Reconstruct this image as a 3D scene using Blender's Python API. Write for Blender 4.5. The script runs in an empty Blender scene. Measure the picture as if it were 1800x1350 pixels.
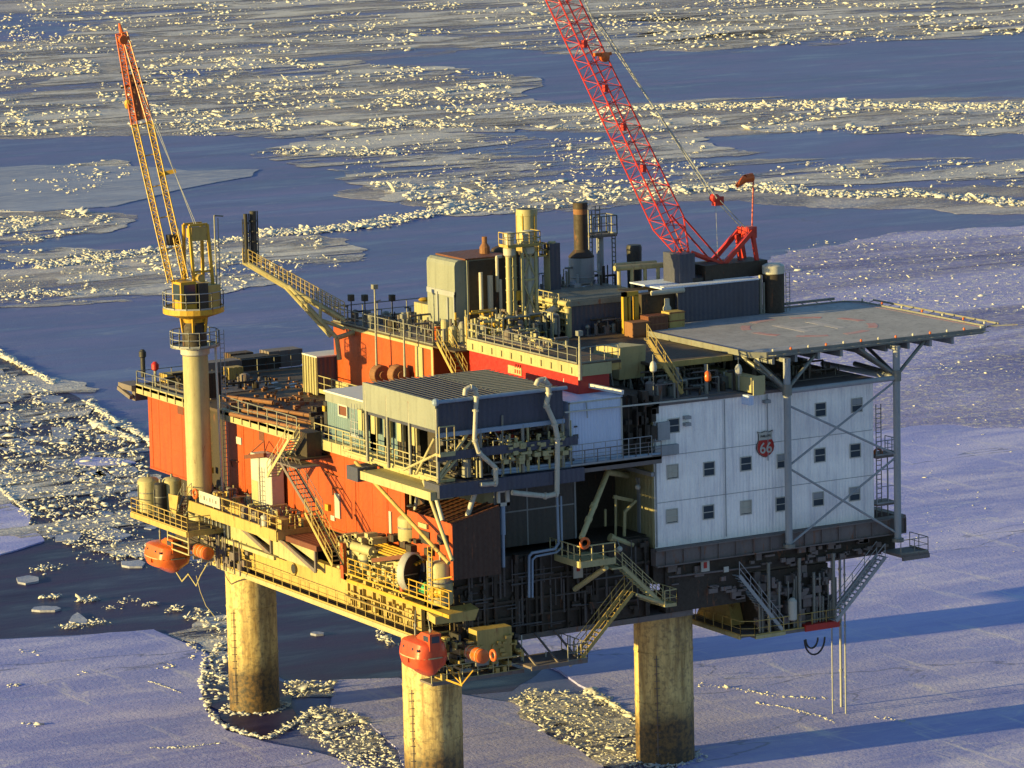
import bpy, math, random
from mathutils import Vector, Matrix
import numpy as np
random.seed(7); rng = np.random.default_rng(11)
R_ = math.radians
S = bpy.context.scene; COL = S.collection

# ------------------------------------------------------------------ camera
F, PITCH, ROLL, YAW = 7250.0, .1576, -.0236, .515      # focal length in pixels of an 1800 px wide frame
d_ = Vector((math.sin(YAW), math.cos(YAW), 0)); r_ = Vector((math.cos(YAW), -math.sin(YAW), 0)); u_ = Vector((0, 0, 1))
FW = d_*math.cos(PITCH)-u_*math.sin(PITCH); UP0 = d_*math.sin(PITCH)+u_*math.cos(PITCH)
RT = r_*math.cos(ROLL)+UP0*math.sin(ROLL); UP = -r_*math.sin(ROLL)+UP0*math.cos(ROLL)
def ray(px, py): return FW+RT*((px-900)/F)-UP*((py-675)/F)
CAM = Vector((0, 0, 12))-ray(800, 1138)*290
def at(px, py, X=None, Y=None, Z=None):                 # the point seen at a pixel of the photograph, on a given plane
    v = ray(px, py)
    for i, k in enumerate((X, Y, Z)):
        if k is not None: t = (k-CAM[i])/v[i]
    return CAM+v*t
def zat(x, y, py):                                      # height above (x, y) that shows at row py
    z = 12.0
    for _ in range(6):
        q = Vector((x, y, z))-CAM; d = q.dot(FW); cur = 675-F*q.dot(UP)/d
        z += (cur-py)/(F/d)
    return z
cd = bpy.data.cameras.new('camera'); cam = bpy.data.objects.new('camera', cd); COL.objects.link(cam)
cd.sensor_fit = 'HORIZONTAL'; cd.sensor_width = 36; cd.lens = F/1800*36; cd.clip_start = 1; cd.clip_end = 40000
m = Matrix((RT, UP, -FW)).transposed().to_4x4(); m.translation = CAM; cam.matrix_world = m
S.camera = cam

# ------------------------------------------------------------------ sky and sun
SUN_EL, SUN_AZ = 9.0, -7.0
w = bpy.data.worlds.new('World'); S.world = w; w.use_nodes = True
nt = w.node_tree; bg = nt.nodes['Background']; sky = nt.nodes.new('ShaderNodeTexSky')
sky.sky_type = 'NISHITA'; sky.sun_disc = False; sky.sun_elevation = R_(SUN_EL); sky.sun_rotation = R_(-90-SUN_AZ)
sky.air_density = 1.3; sky.dust_density = .4; sky.ozone_density = 3.5
nt.links.new(sky.outputs[0], bg.inputs[0]); bg.inputs[1].default_value = .105
sl = bpy.data.lights.new('sun', 'SUN'); sl.energy = 5.0; sl.angle = R_(.5); sl.color = (1, .73, .23)
so = bpy.data.objects.new('sun', sl); COL.objects.link(so)
ld = Vector((math.cos(R_(SUN_AZ))*math.cos(R_(SUN_EL)), math.sin(R_(SUN_AZ))*math.cos(R_(SUN_EL)), -math.sin(R_(SUN_EL))))
so.rotation_euler = ld.to_track_quat('-Z', 'Y').to_euler(); so.location = (-100, 20, 60)
S.view_settings.view_transform = 'Standard'; S.view_settings.look = 'None'; S.view_settings.exposure = 1.25; S.view_settings.gamma = 1

# ------------------------------------------------------------------ materials
def mat(name): 
    m = bpy.data.materials.new(name); m.use_nodes = True; return m, m.node_tree.nodes, m.node_tree.links
def noise(N, L, vec, scale, detail=4, rough=.55, stretch=None, dist=0):
    n = N.new('ShaderNodeTexNoise'); n.inputs['Scale'].default_value = scale; n.inputs['Detail'].default_value = detail
    n.inputs['Roughness'].default_value = rough; n.inputs['Distortion'].default_value = dist
    if stretch:
        mp = N.new('ShaderNodeMapping'); mp.inputs['Scale'].default_value = stretch; L.new(vec, mp.inputs[0]); vec = mp.outputs[0]
    L.new(vec, n.inputs['Vector']); return n.outputs['Fac']
def ramp(N, L, src, a, b, lo=0.0, hi=1.0):
    r = N.new('ShaderNodeMapRange'); r.clamp = True
    for k, v in zip(('From Min', 'From Max', 'To Min', 'To Max'), (a, b, lo, hi)): r.inputs[k].default_value = v
    L.new(src, r.inputs['Value']); return r.outputs[0]
def mix(N, L, fac, a, b):
    x = N.new('ShaderNodeMix'); x.data_type = 'RGBA'
    if isinstance(fac, float): x.inputs[0].default_value = fac
    else: L.new(fac, x.inputs[0])
    for s, v in ((6, a), (7, b)):
        if isinstance(v, tuple): x.inputs[s].default_value = (*v, 1)
        else: L.new(v, x.inputs[s])
    return x.outputs[2]
RUST = (.16, .055, .02)
def paint(name, col, dirt=.35, rust=.25, rough=.55, metal=0.0, ribs=None, dcol=None, bump=.15):
    m, N, L = mat(name); b = N['Principled BSDF']; tc = N.new('ShaderNodeTexCoord'); o = tc.outputs['Object']
    dcol = dcol or tuple(c*.45 for c in col)
    big = noise(N, L, o, .35, 5, .6); streak = noise(N, L, o, 1.3, 5, .65, (1.6, 1.6, .16)); fine = noise(N, L, o, 5, 4, .6)
    c = mix(N, L, ramp(N, L, big, .35, .75, 0, dirt*.8), col, dcol)
    c = mix(N, L, ramp(N, L, streak, .5, .72, 0, dirt), c, dcol)
    c = mix(N, L, ramp(N, L, fine, .55, .75, 0, dirt*.5), c, dcol)
    if rust > 0:
        rs = noise(N, L, o, 2.2, 6, .7, (1.2, 1.2, .3), .4)
        c = mix(N, L, ramp(N, L, rs, .62-.08*rust, .70, 0, min(1, rust*2)), c, RUST)
    L.new(c, b.inputs['Base Color']); b.inputs['Metallic'].default_value = metal
    L.new(ramp(N, L, fine, .3, .7, rough-.1, min(1, rough+.15)), b.inputs['Roughness'])
    h = fine
    if ribs:                                            # ribs = (axis, pitch in metres): corrugated sheet
        wv = N.new('ShaderNodeTexWave'); wv.bands_direction = ribs[0]; wv.inputs['Scale'].default_value = .314/ribs[1]
        L.new(o, wv.inputs['Vector']); mt = N.new('ShaderNodeMath'); mt.operation = 'MULTIPLY_ADD'
        L.new(wv.outputs['Fac'], mt.inputs[0]); mt.inputs[1].default_value = 1.0; L.new(fine, mt.inputs[2]); h = mt.outputs[0]
    bp = N.new('ShaderNodeBump'); bp.inputs['Strength'].default_value = .6 if ribs else bump; bp.inputs['Distance'].default_value = .05
    L.new(h, bp.inputs['Height']); L.new(bp.outputs[0], b.inputs['Normal']); return m
M = dict(
 orange=paint('orange_paint', (.37, .062, .010), .6, .35, .5),
 red=paint('red_paint', (.36, .016, .012), .4, .12, .45),
 boat=paint('lifeboat_orange', (.50, .10, .012), .2, .03, .3),
 yellow=paint('yellow_paint', (.46, .28, .02), .5, .4, .5),
 cream=paint('cream_paint', (.36, .325, .17), .5, .35, .55),
 creamrib=paint('cream_ribbed_sheet', (.30, .275, .155), .45, .25, .55, ribs=('Y', .45)),
 ybeam=paint('ochre_steel', (.38, .28, .085), .6, .5, .6),
 white=paint('white_paint', (.40, .40, .37), .35, .15, .5),
 siding=paint('white_siding', (.88, .86, .86), .5, .02, .55, ribs=('X', .28), dcol=(.36, .35, .44)),
 blue=paint('pale_blue_paint', (.105, .17, .21), .4, .1, .5, ribs=('Y', .3)),
 bluebox=paint('blue_white_paint', (.46, .54, .74), .2, .02, .5, ribs=('X', .25)),
 grey=paint('grey_paint', (.26, .28, .31), .4, .15, .55),
 slate=paint('slate_blue_sheet', (.045, .05, .085), .4, .05, .5, ribs=('X', .4)),
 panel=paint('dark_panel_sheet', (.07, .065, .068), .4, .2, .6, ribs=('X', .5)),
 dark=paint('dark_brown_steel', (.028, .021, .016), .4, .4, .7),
 brown=paint('brown_sheet', (.12, .035, .015), .4, .4, .6, ribs=('X', .4)),
 deck=paint('rusty_deck_plate', (.06, .04, .025), .6, .6, .75),
 steel=paint('galvanised_steel', (.20, .205, .19), .5, .4, .5, .3),
 pipe=paint('pale_pipe_lagging', (.40, .39, .34), .4, .3, .5),
 bpipe=paint('blue_grey_pipe', (.20, .27, .38), .3, .1, .45),
 girder=paint('rust_stained_girder', (.14, .12, .12), .5, .7, .7),
 heli=paint('helideck_surface', (.31, .305, .33), .7, .3, .7),
 wornred=paint('worn_red_marking', (.36, .12, .12), .8, .1, .7, dcol=(.38, .34, .36)),
 heli2=paint('faded_letter_paint', (.38,.35,.37), .9, .2, .7, dcol=(.30,.30,.32)),
 wornwhite=paint('worn_white_marking', (.56, .56, .56), .8, 0, .7, dcol=(.36,.36,.38)),
 board=paint('pale_grey_board', (.20, .22, .195), .45, .15, .6),
 sooty=paint('sooty_stack_steel', (.035, .024, .018), .5, .5, .7),
 redboat=paint('faded_red_orange', (.50, .065, .018), .5, .2, .4),
 snow=paint('frosted_snow', (.50, .50, .52), .1, 0, .7),
 rust=paint('rusty_stack_steel', (.20, .09, .04), .5, .7, .75),
 umber_shade=paint('umber_shade_sheet', (.045, .018, .010), .4, .3, .6, ribs=('X', .4)),  # dark tone holds painted shade for the orange container's front
 black=paint('black_rubber', (.02, .02, .022), .2, 0, .6),
 green=paint('green_cover', (.05, .33, .14), .3, .05, .5),
 crane=paint('crane_red', (.44, .030, .018), .25, .08, .4),
)
def leg_mat():
    m, N, L = mat('leg_weathered_steel'); b = N['Principled BSDF']; tc = N.new('ShaderNodeTexCoord'); o = tc.outputs['Object']
    sp = N.new('ShaderNodeSeparateXYZ'); L.new(o, sp.inputs[0])
    st = noise(N, L, o, 1.0, 6, .7, (1.5, 1.5, .2)); fi = noise(N, L, o, 3, 5, .6); big = noise(N, L, o, .5, 4)
    c = mix(N, L, ramp(N, L, st, .40, .62), (.60, .47, .20), (.27, .18, .065))
    c = mix(N, L, ramp(N, L, fi, .48, .66, 0, .7), c, (.16, .12, .07))
    add = N.new('ShaderNodeMath'); add.operation = 'MULTIPLY_ADD'; L.new(big, add.inputs[0]); add.inputs[1].default_value = -4; L.new(sp.outputs[2], add.inputs[2])
    low = ramp(N, L, add.outputs[0], 1.8, 4.2, 1, 0)       # tide band: rust and dark wet steel
    c = mix(N, L, low, c, mix(N, L, ramp(N, L, fi, .4, .6), (.14, .085, .03), (.035, .028, .022)))
    c2 = mix(N, L, ramp(N, L, noise(N, L, o, 1.6, 6, .75, (1.3, 1.3, .5)), .66, .70, 0, 1), c, (.10, .06, .04))
    L.new(c2, b.inputs['Base Color']); b.inputs['Roughness'].default_value = .65
    bp = N.new('ShaderNodeBump'); bp.inputs['Strength'].default_value = .4; bp.inputs['Distance'].default_value = .08; L.new(fi, bp.inputs['Height']); L.new(bp.outputs[0], b.inputs['Normal'])
    return m
M['leg'] = leg_mat()
def glass_mat():
    m, N, L = mat('dark_window_glass'); b = N['Principled BSDF']
    b.inputs['Base Color'].default_value = (.03, .045, .06, 1); b.inputs['Roughness'].default_value = .08; b.inputs['IOR'].default_value = 1.5; return m
M['glass'] = glass_mat()
def ice_mat(name, ca, cb, cc, rough=.45, scale=.02, crack=.35, bump=.5, spec=.22):
    m, N, L = mat(name); b = N['Principled BSDF']; g = N.new('ShaderNodeNewGeometry'); o = g.outputs['Position']
    mp = N.new('ShaderNodeMapping'); mp.inputs['Rotation'].default_value = (0, 0, YAW); mp.inputs['Scale'].default_value = (.45, 1.6, 1); L.new(o, mp.inputs[0]); v = mp.outputs[0]
    a = noise(N, L, v, scale, 6, .62, None, .8); bb = noise(N, L, v, scale*6, 6, .65, None, .3); f = noise(N, L, v, .9, 5, .6)
    c = mix(N, L, ramp(N, L, a, .38, .62), ca, cb); c = mix(N, L, ramp(N, L, bb, .45, .68, 0, .9), c, cc); c = mix(N, L, ramp(N, L, noise(N, L, v, scale*2.3, 7, .7, None, 1.2), .52, .64, 0, .55), c, ca)
    c = mix(N, L, ramp(N, L, f, .5, .8, 0, .35), c, cc)
    if crack:
        vo = N.new('ShaderNodeTexVoronoi'); vo.feature = 'DISTANCE_TO_EDGE'; vo.inputs['Scale'].default_value = .035; vo.inputs['Randomness'].default_value = 1
        wn = N.new('ShaderNodeTexNoise'); wn.inputs['Scale'].default_value = .15; wn.inputs['Detail'].default_value = 4; L.new(v, wn.inputs['Vector'])
        av = N.new('ShaderNodeVectorMath'); av.operation = 'MULTIPLY_ADD'; L.new(wn.outputs['Color'], av.inputs[0]); av.inputs[1].default_value = (14, 14, 0); L.new(v, av.inputs[2]); L.new(av.outputs[0], vo.inputs['Vector'])
        c = mix(N, L, ramp(N, L, vo.outputs['Distance'], .0, .006, crack, 0), c, (.62, .62, .62))
        v2 = N.new('ShaderNodeTexVoronoi'); v2.feature = 'DISTANCE_TO_EDGE'; v2.inputs['Scale'].default_value = .017; L.new(av.outputs[0], v2.inputs['Vector'])
        c = mix(N, L, ramp(N, L, v2.outputs['Distance'], .0, .004, .75, 0), c, (.09, .10, .20))
        if crack > .2: c = mix(N, L, ramp(N, L, noise(N, L, o, .55, 7, .7, (1.0, .12, 1), .4), .56, .70, 0, .7), c, (.56, .54, .62))
    L.new(c, b.inputs['Base Color']); L.new(ramp(N, L, bb, .35, .7, rough, rough+.3), b.inputs['Roughness']); b.inputs['Specular IOR Level'].default_value = spec
    ad = N.new('ShaderNodeMath'); ad.operation = 'ADD'; L.new(f, ad.inputs[0]); L.new(noise(N, L, o, 3.5, 3, .6), ad.inputs[1])
    bp = N.new('ShaderNodeBump'); bp.inputs['Strength'].default_value = bump; bp.inputs['Distance'].default_value = .12; L.new(ad.outputs[0], bp.inputs['Height']); L.new(bp.outputs[0], b.inputs['Normal'])
    return m
M['nilas'] = ice_mat('thin_blue_ice', (.052, .068, .215), (.08, .097, .28), (.15, .16, .35), .35, .012, .12, .35)
M['sheet'] = ice_mat('pale_violet_ice', (.19, .205, .52), (.285, .295, .64), (.46, .46, .70), .45, .02, .3, .45)
M['far'] = ice_mat('grey_snow_ice', (.28, .28, .42), (.44, .42, .50), (.62, .58, .56), .5, .015, .3, .6)
M['water'] = ice_mat('open_dark_water', (.012, .010, .05), (.022, .017, .07), (.05, .042, .11), .35, .03, 0, .2, .12)
M['plate'] = ice_mat('grey_plate_ice', (.15, .17, .29), (.24, .26, .38), (.40, .41, .47), .4, .08, 0, .4)
def broken_mat(name, ca, cb, thr, scale, feather=.05):     # patchy frozen slush lying on the smooth ice: holes show the sheet below
    m = ice_mat(name, ca, cb, cb, .5, .03, 0, 1.0); N, L = m.node_tree.nodes, m.node_tree.links
    g = N.new('ShaderNodeNewGeometry'); mp = N.new('ShaderNodeMapping'); mp.inputs['Rotation'].default_value = (0, 0, YAW); mp.inputs['Scale'].default_value = (.35, 1.0, 1); L.new(g.outputs['Position'], mp.inputs[0])
    a = noise(N, L, mp.outputs[0], scale, 9, .72, None, .6); tr = N.new('ShaderNodeBsdfTransparent'); mx = N.new('ShaderNodeMixShader')
    sp = noise(N, L, g.outputs['Position'], 1.1, 5, .8); old = N['Principled BSDF'].inputs['Base Color'].links[0].from_socket; L.new(mix(N, L, ramp(N, L, sp, .53, .60, 0, .9), old, (.66, .63, .56)), N['Principled BSDF'].inputs['Base Color'])
    L.new(ramp(N, L, a, thr-feather, thr+feather), mx.inputs[0]); L.new(tr.outputs[0], mx.inputs[1]); L.new(N['Principled BSDF'].outputs[0], mx.inputs[2]); L.new(mx.outputs[0], N['Material Output'].inputs[0]); return m
M['farice'] = broken_mat('streaked_grey_snow_ice', (.20, .205, .30), (.42, .39, .41), .50, .022, .08)
M['hazeice'] = broken_mat('scattered_violet_ice', (.20, .21, .50), (.32, .32, .60), .44, .02, .10)
M['slush'] = broken_mat('broken_slush_ice', (.22, .23, .32), (.50, .48, .48), .51, .07, .04)
def rubble_mat():
    m, N, L = mat('broken_white_ice'); b = N['Principled BSDF']; g = N.new('ShaderNodeNewGeometry')
    n = noise(N, L, g.outputs['Position'], .6, 4); c = mix(N, L, ramp(N, L, n, .35, .65), (.60, .58, .52), (.38, .40, .45))
    L.new(c, b.inputs['Base Color']); b.inputs['Roughness'].default_value = .6; return m
M['ice'] = rubble_mat()

# ------------------------------------------------------------------ mesh helpers
class MB:
    def __init__(s): s.v = []; s.f = []; s.st = []
    def add(s, vs, fs): k = len(s.v); s.st.append((k, len(s.f))); s.v += [tuple(p) for p in vs]; s.f += [tuple(i+k for i in f) for f in fs]; return s
    def box(s, x0, x1, y0, y1, z0, z1):
        x0, x1 = sorted((x0, x1)); y0, y1 = sorted((y0, y1)); z0, z1 = sorted((z0, z1))
        return s.add([(x0,y0,z0),(x1,y0,z0),(x1,y1,z0),(x0,y1,z0),(x0,y0,z1),(x1,y0,z1),(x1,y1,z1),(x0,y1,z1)], [(0,3,2,1),(4,5,6,7),(0,1,5,4),(1,2,6,5),(2,3,7,6),(3,0,4,7)])
    def cbox(s, x0, x1, y0, y1, z0, z1, c=.06):         # box with chamfered upright edges
        x0, x1 = sorted((x0, x1)); y0, y1 = sorted((y0, y1))
        p = [(x0+c,y0),(x1-c,y0),(x1,y0+c),(x1,y1-c),(x1-c,y1),(x0+c,y1),(x0,y1-c),(x0,y0+c)]
        return s.add([(*q, z0) for q in p]+[(*q, z1) for q in p], [tuple(range(7,-1,-1)), tuple(range(8,16))]+[(i,(i+1)%8,(i+1)%8+8,i+8) for i in range(8)])
    def beam(s, p, q, w, h=None, up=(0,0,1)):
        p, q = Vector(p), Vector(q); h = h or w; a = (q-p).normalized(); u = Vector(up)
        if abs(a.dot(u)) > .98: u = Vector((0,1,0))
        x = a.cross(u).normalized()*w/2; y = x.cross(a).normalized()*h/2
        return s.add([p-x-y,p+x-y,p+x+y,p-x+y,q-x-y,q+x-y,q+x+y,q-x+y], [(0,1,2,3),(4,7,6,5),(0,4,5,1),(1,5,6,2),(2,6,7,3),(3,7,4,0)])
    def tube(s, p, q, r, r2=None, n=8, cap=True):
        p, q = Vector(p), Vector(q); r2 = r if r2 is None else r2; a = (q-p)
        if a.length < 1e-5: return s
        a.normalize(); u = Vector((0,0,1)) if abs(a.z) < .9 else Vector((1,0,0)); x = a.cross(u).normalized(); y = x.cross(a)
        vs = []
        for c, rr in ((p, r), (q, r2)):
            vs += [c+x*rr*math.cos(2*math.pi*i/n)+y*rr*math.sin(2*math.pi*i/n) for i in range(n)]
        fs = [(i, (i+1)%n, (i+1)%n+n, i+n) for i in range(n)]
        if cap: fs += [tuple(range(n-1,-1,-1)), tuple(range(n,2*n))]
        return s.add(vs, fs)
    def path(s, pts, r, n=8):
        pts = [Vector(p) for p in pts]
        for a, b in zip(pts, pts[1:]): s.tube(a, b, r, n=n)
        for b in pts[1:-1]: s.ball(b, r*1.04, 6)
        return s
    def ball(s, c, r, n=8, sx=1, sy=1, sz=1):
        c = Vector(c); vs = [c+Vector((0,0,-r*sz))]; fs = []; k = n//2
        for j in range(1, k):
            t = -math.pi/2+math.pi*j/k
            vs += [c+Vector((r*sx*math.cos(t)*math.cos(2*math.pi*i/n), r*sy*math.cos(t)*math.sin(2*math.pi*i/n), r*sz*math.sin(t))) for i in range(n)]
        vs.append(c+Vector((0,0,r*sz))); e = len(vs)-1
        for i in range(n):
            fs.append((0, 1+(i+1)%n, 1+i)); fs.append((e, e-n+i, e-n+(i+1)%n))
            for j in range(k-2): a = 1+j*n; fs.append((a+i, a+(i+1)%n, a+n+(i+1)%n, a+n+i))
        return s.add(vs, fs)
    def lathe(s, c, prof, n=24, axis='Z', cap=True):
        c = Vector(c); vs = []
        for r, h in prof:
            for i in range(n):
                a = 2*math.pi*i/n; p = (r*math.cos(a), r*math.sin(a), h)
                if axis == 'X': p = (p[2], p[0], p[1])
                if axis == 'Y': p = (p[0], p[2], p[1])
                vs.append(c+Vector(p))
        fs = [(j*n+i, j*n+(i+1)%n, (j+1)*n+(i+1)%n, (j+1)*n+i) for j in range(len(prof)-1) for i in range(n)]
        if cap: fs += [tuple(range(n-1,-1,-1)), tuple(range(len(vs)-n, len(vs)))]
        return s.add(vs, fs)
    def prism(s, poly, vec):
        poly = [Vector(p) for p in poly]; vec = Vector(vec); n = len(poly)
        return s.add(poly+[p+vec for p in poly], [tuple(range(n-1,-1,-1)), tuple(range(n,2*n))]+[(i,(i+1)%n,(i+1)%n+n,i+n) for i in range(n)])
    def rail(s, pts, h=1.1, step=1.4, r=.035, mids=2, n=5):
        pts = [Vector(p) for p in pts]; U = Vector((0,0,1))
        for a, b in zip(pts, pts[1:]):
            L = (b-a).length; k = max(1, round(L/step))
            for i in range(k+1): p = a.lerp(b, i/k); s.tube(p, p+U*h, r, n=n)
            for j in range(mids): s.tube(a+U*h*(j+1)/mids, b+U*h*(j+1)/mids, r*(1 if j == mids-1 else .75), n=n)
            s.beam(a+U*.06, b+U*.06, .03, .12)
        return s
    def stair(s, a, b, side, rails=True):               # a foot, b head, side = width vector
        a, b, side = Vector(a), Vector(b), Vector(side); U = Vector((0,0,1))
        for o in (Vector((0,0,0)), side): s.beam(a+o, b+o, .07, .26)
        k = max(3, int(abs(b.z-a.z)/.25)); run = b-a; run.z = 0; run = run.normalized()*.24
        for i in range(k+1):
            p = a.lerp(b, i/k); s.add([p, p+side, p+side+run, p+run, p-U*.04, p+side-U*.04, p+side+run-U*.04, p+run-U*.04], [(0,1,2,3),(7,6,5,4),(0,4,5,1),(2,6,7,3),(0,3,7,4),(1,5,6,2)])
        if rails:
            for o in (Vector((0,0,0)), side):
                for hh in (.55, 1.05): s.tube(a+o+U*hh, b+o+U*hh, .03, n=5)
                for i in range(5): p = a.lerp(b, i/4)+o; s.tube(p, p+U*1.05, .03, n=5)
        return s
    def ladder(s, p, q, wv, r=.03):
        p, q, wv = Vector(p), Vector(q), Vector(wv)
        s.tube(p, q, r, n=5); s.tube(p+wv, q+wv, r, n=5); k = max(2, int((q-p).length/.35))
        for i in range(1, k): c = p.lerp(q, i/k); s.tube(c, c+wv, r*.8, n=4)
        return s
    def lattice(s, a, b, wa, wb, rc=.07, rl=.035, seg=10, right=None, up=None):
        a, b = Vector(a), Vector(b); ax = (b-a).normalized()
        R = Vector(right) if right else Vector((1,0,0)); R = (R-ax*R.dot(ax)).normalized(); Uv = R.cross(ax).normalized()
        rows = []
        for i in range(seg+1):
            t = i/seg; w = wa+(wb-wa)*t; c = a.lerp(b, t)
            rows.append([c+R*(sx*w/2)+Uv*(sy*w/2) for sx, sy in ((-1,-1),(1,-1),(1,1),(-1,1))])
        for k in range(4): s.tube(rows[0][k], rows[-1][k], rc, n=6)
        for i in range(seg):
            for k in range(4):
                p, q = rows[i], rows[i+1]; k2 = (k+1)%4
                if (i+k) % 2: s.tube(p[k], q[k2], rl, n=5)
                else: s.tube(p[k2], q[k], rl, n=5)
                s.tube(q[k], q[k2], rl, n=4)
        return s
class Thing:
    def __init__(s, name, label, cat, loc, group=None):
        e = bpy.data.objects.new(name, None); COL.objects.link(e); e.location = loc; e.empty_display_size = .5
        e['label'] = label; e['category'] = cat
        if group: e['group'] = group
        s.e = e; s.loc = Vector(loc)
    def part(s, name, mb, m, parent=None, label=None, smooth=False):
        first = None
        for k, g in enumerate(clusters(mb, name)):
            o = mesh_obj(name, g, m, s.loc, smooth); o.parent = parent or s.e; first = first or o
            if label: o['label'] = label
            if g.stuff: o['kind'] = 'stuff'
        return first
KEEP = ('louvre','rib','seam','lettering','number','stiffener','slat','mark','light_row','grating','slot','litter','patch','trim','bolt','strip','frost','locking','strap','batten','fascia','safety_net','frame','rung','crust','weld','fall_wire','rope','batten')
def clusters(mb, name):                                  # pieces that do not touch become objects of their own
    mb.stuff = False
    if any(k in name for k in KEEP) or len(mb.st) < 2: return [mb]
    V = np.array([tuple(v) for v in mb.v]); vs = [a for a, _ in mb.st]+[len(mb.v)]; fs = [b for _, b in mb.st]+[len(mb.f)]; n = len(mb.st)
    lo = np.array([V[vs[i]:vs[i+1]].min(0) for i in range(n)])-.02; hi = np.array([V[vs[i]:vs[i+1]].max(0) for i in range(n)])+.02
    par = list(range(n))
    def find(i):
        while par[i] != i: par[i] = par[par[i]]; i = par[i]
        return i
    for i in range(n):
        t = np.all((lo[i] <= hi[i+1:]) & (hi[i] >= lo[i+1:]), axis=1)
        for j in np.nonzero(t)[0]: par[find(i)] = find(int(j)+i+1)
    G = {}
    for i in range(n): G.setdefault(find(i), []).append(i)
    if len(G) == 1: return [mb]
    gs = sorted(G.values(), key=lambda g: -max(float(np.prod(hi[i]-lo[i])) for i in g)); out = []
    for k, g in enumerate(gs):
        o = out[-1] if k > 95 else MB()
        if k <= 95: o.stuff = False; out.append(o)
        else: o.stuff = True
        for i in g:
            base = len(o.v)-vs[i]; o.v += mb.v[vs[i]:vs[i+1]]; o.f += [tuple(q+base for q in f) for f in mb.f[fs[i]:fs[i+1]]]
    return out
def mesh_obj(name, mb, m, off=(0,0,0), smooth=False):
    off = Vector(off); me = bpy.data.meshes.new(name); me.from_pydata([tuple(Vector(v)-off) for v in mb.v], [], mb.f); me.update()
    me.materials.append(M[m] if isinstance(m, str) else m)
    if smooth:
        me.shade_smooth()
        try: me.set_sharp_from_angle(angle=R_(40))
        except Exception: pass
    o = bpy.data.objects.new(name, me); COL.objects.link(o); return o
def single(name, label, cat, mb, m, group=None, smooth=False, piece='section'):
    xs = [v[0] for v in mb.v]; ys = [v[1] for v in mb.v]; zs = [v[2] for v in mb.v]
    c = ((min(xs)+max(xs))/2, (min(ys)+max(ys))/2, min(zs))
    if len(clusters(mb, name)) > 1:
        t = Thing(name, label, cat, c, group); t.part(piece, mb, m, smooth=smooth); return t.e
    o = mesh_obj(name, mb, m, c, smooth); o.location = c
    o['label'] = label; o['category'] = cat
    if group: o['group'] = group
    return o
def text_mb(txt, size, origin, right, up, thick=.03, squash=1.0, align='CENTER'):
    cu = bpy.data.curves.new('lettering', 'FONT'); cu.body = txt; cu.size = size; cu.align_x = align; cu.align_y = 'CENTER'; cu.extrude = thick/2; cu.offset = (.012 if size > .5 else 0)*size
    o = bpy.data.objects.new('lettering', cu); COL.objects.link(o); bpy.context.view_layer.update()
    me = o.to_mesh(); origin, right, up = Vector(origin), Vector(right).normalized(), Vector(up).normalized(); nrm = right.cross(up)
    mb = MB(); mb.add([origin+right*v.co.x*squash+up*v.co.y+nrm*v.co.z for v in me.vertices], [tuple(p.vertices) for p in me.polygons])
    o.to_mesh_clear(); bpy.data.objects.remove(o); bpy.data.curves.remove(cu); return mb
X_, Y_, Z_ = Vector((1,0,0)), Vector((0,1,0)), Vector((0,0,1))
ZB, Z1, ZM, ZU = 12.0, 17.5, 24.2, 30.0

LEGS_XY = [(1.9,36.6,1.97),(.55,4.6,2.12),(20.0,4.6,2.18),(18.6,38.5,1.97)]
# ------------------------------------------------------------------ sea, ice sheets, rubble
def struct(o): o['kind'] = 'structure'; return o
b = MB(); K = 9000; b.add([(-K,-K,0),(K,-K,0),(K,K,0),(-K,K,0)], [(0,1,2,3)]); struct(mesh_obj('sea_ice', b, 'nilas'))
def inpoly(x, y, poly):
    c = False; n = len(poly)
    for i in range(n):
        x0, y0 = poly[i]; x1, y1 = poly[i-1]
        if (y0 > y) != (y1 > y) and x < (x1-x0)*(y-y0)/(y1-y0)+x0: c = not c
    return c
def rough_edge(pts, amp=.12, it=3, seed=0):              # fractal edge, in metres on the water
    rr = random.Random(seed)
    for _ in range(it):
        q = []
        for i, p in enumerate(pts):
            n = pts[(i+1) % len(pts)]; L = (n-p).length; mid = (p+n)/2; d = Vector((n.y-p.y, p.x-n.x, 0))
            q += [p, mid+d*rr.uniform(-amp, amp)*(1 if L > 3 else .5)]
        pts = q
    return pts
def sheet(name, px, m, z, thick=.12, seed=1, amp=.08, it=4):
    if m in ('far',): m = 'farice'; z = .03+seed*.0006; thick = .02; amp = .22; it = 6
    pts = rough_edge([at(x, y, Z=z) for x, y in px], amp, it, seed); b = MB(); b.prism(pts, (0,0,-thick)); o = mesh_obj(name, b, m); return struct(o)
sheet('open_water', [(-80,978),(75,955),(200,965),(330,985),(420,995),(560,1060),(740,1100),(900,1130),(960,1170),(900,1215),(800,1222),(700,1190),(590,1197),(500,1195),(400,1140),(270,1108),(130,1116),(-80,1128)], 'water', .01, .005, 3, .05)
sheet('open_water', [(-80,600),(60,650),(160,712),(262,775),(300,830),(340,960),(300,985),(200,975),(80,957),(-80,850)], 'water', .015, .005, 5, .05)
sheet('ice_sheet', [(-80,1129),(120,1119),(270,1106),(330,1132),(372,1160),(352,1190),(362,1250),(400,1285),(470,1305),(600,1335),(700,1362),(740,1900),(-700,1900),(-700,1160)], 'sheet', .16, .2, 7, .05)
sheet('ice_sheet', [(960,1168),(1040,1213),(1125,1268),(1190,1345),(1300,1900),(2900,1900),(2900,610),(1800,640),(1650,625),(1450,650),(1150,640),(950,760),(880,950),(850,1090),(900,1150)], 'sheet', .17, .2, 11, .04)
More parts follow.
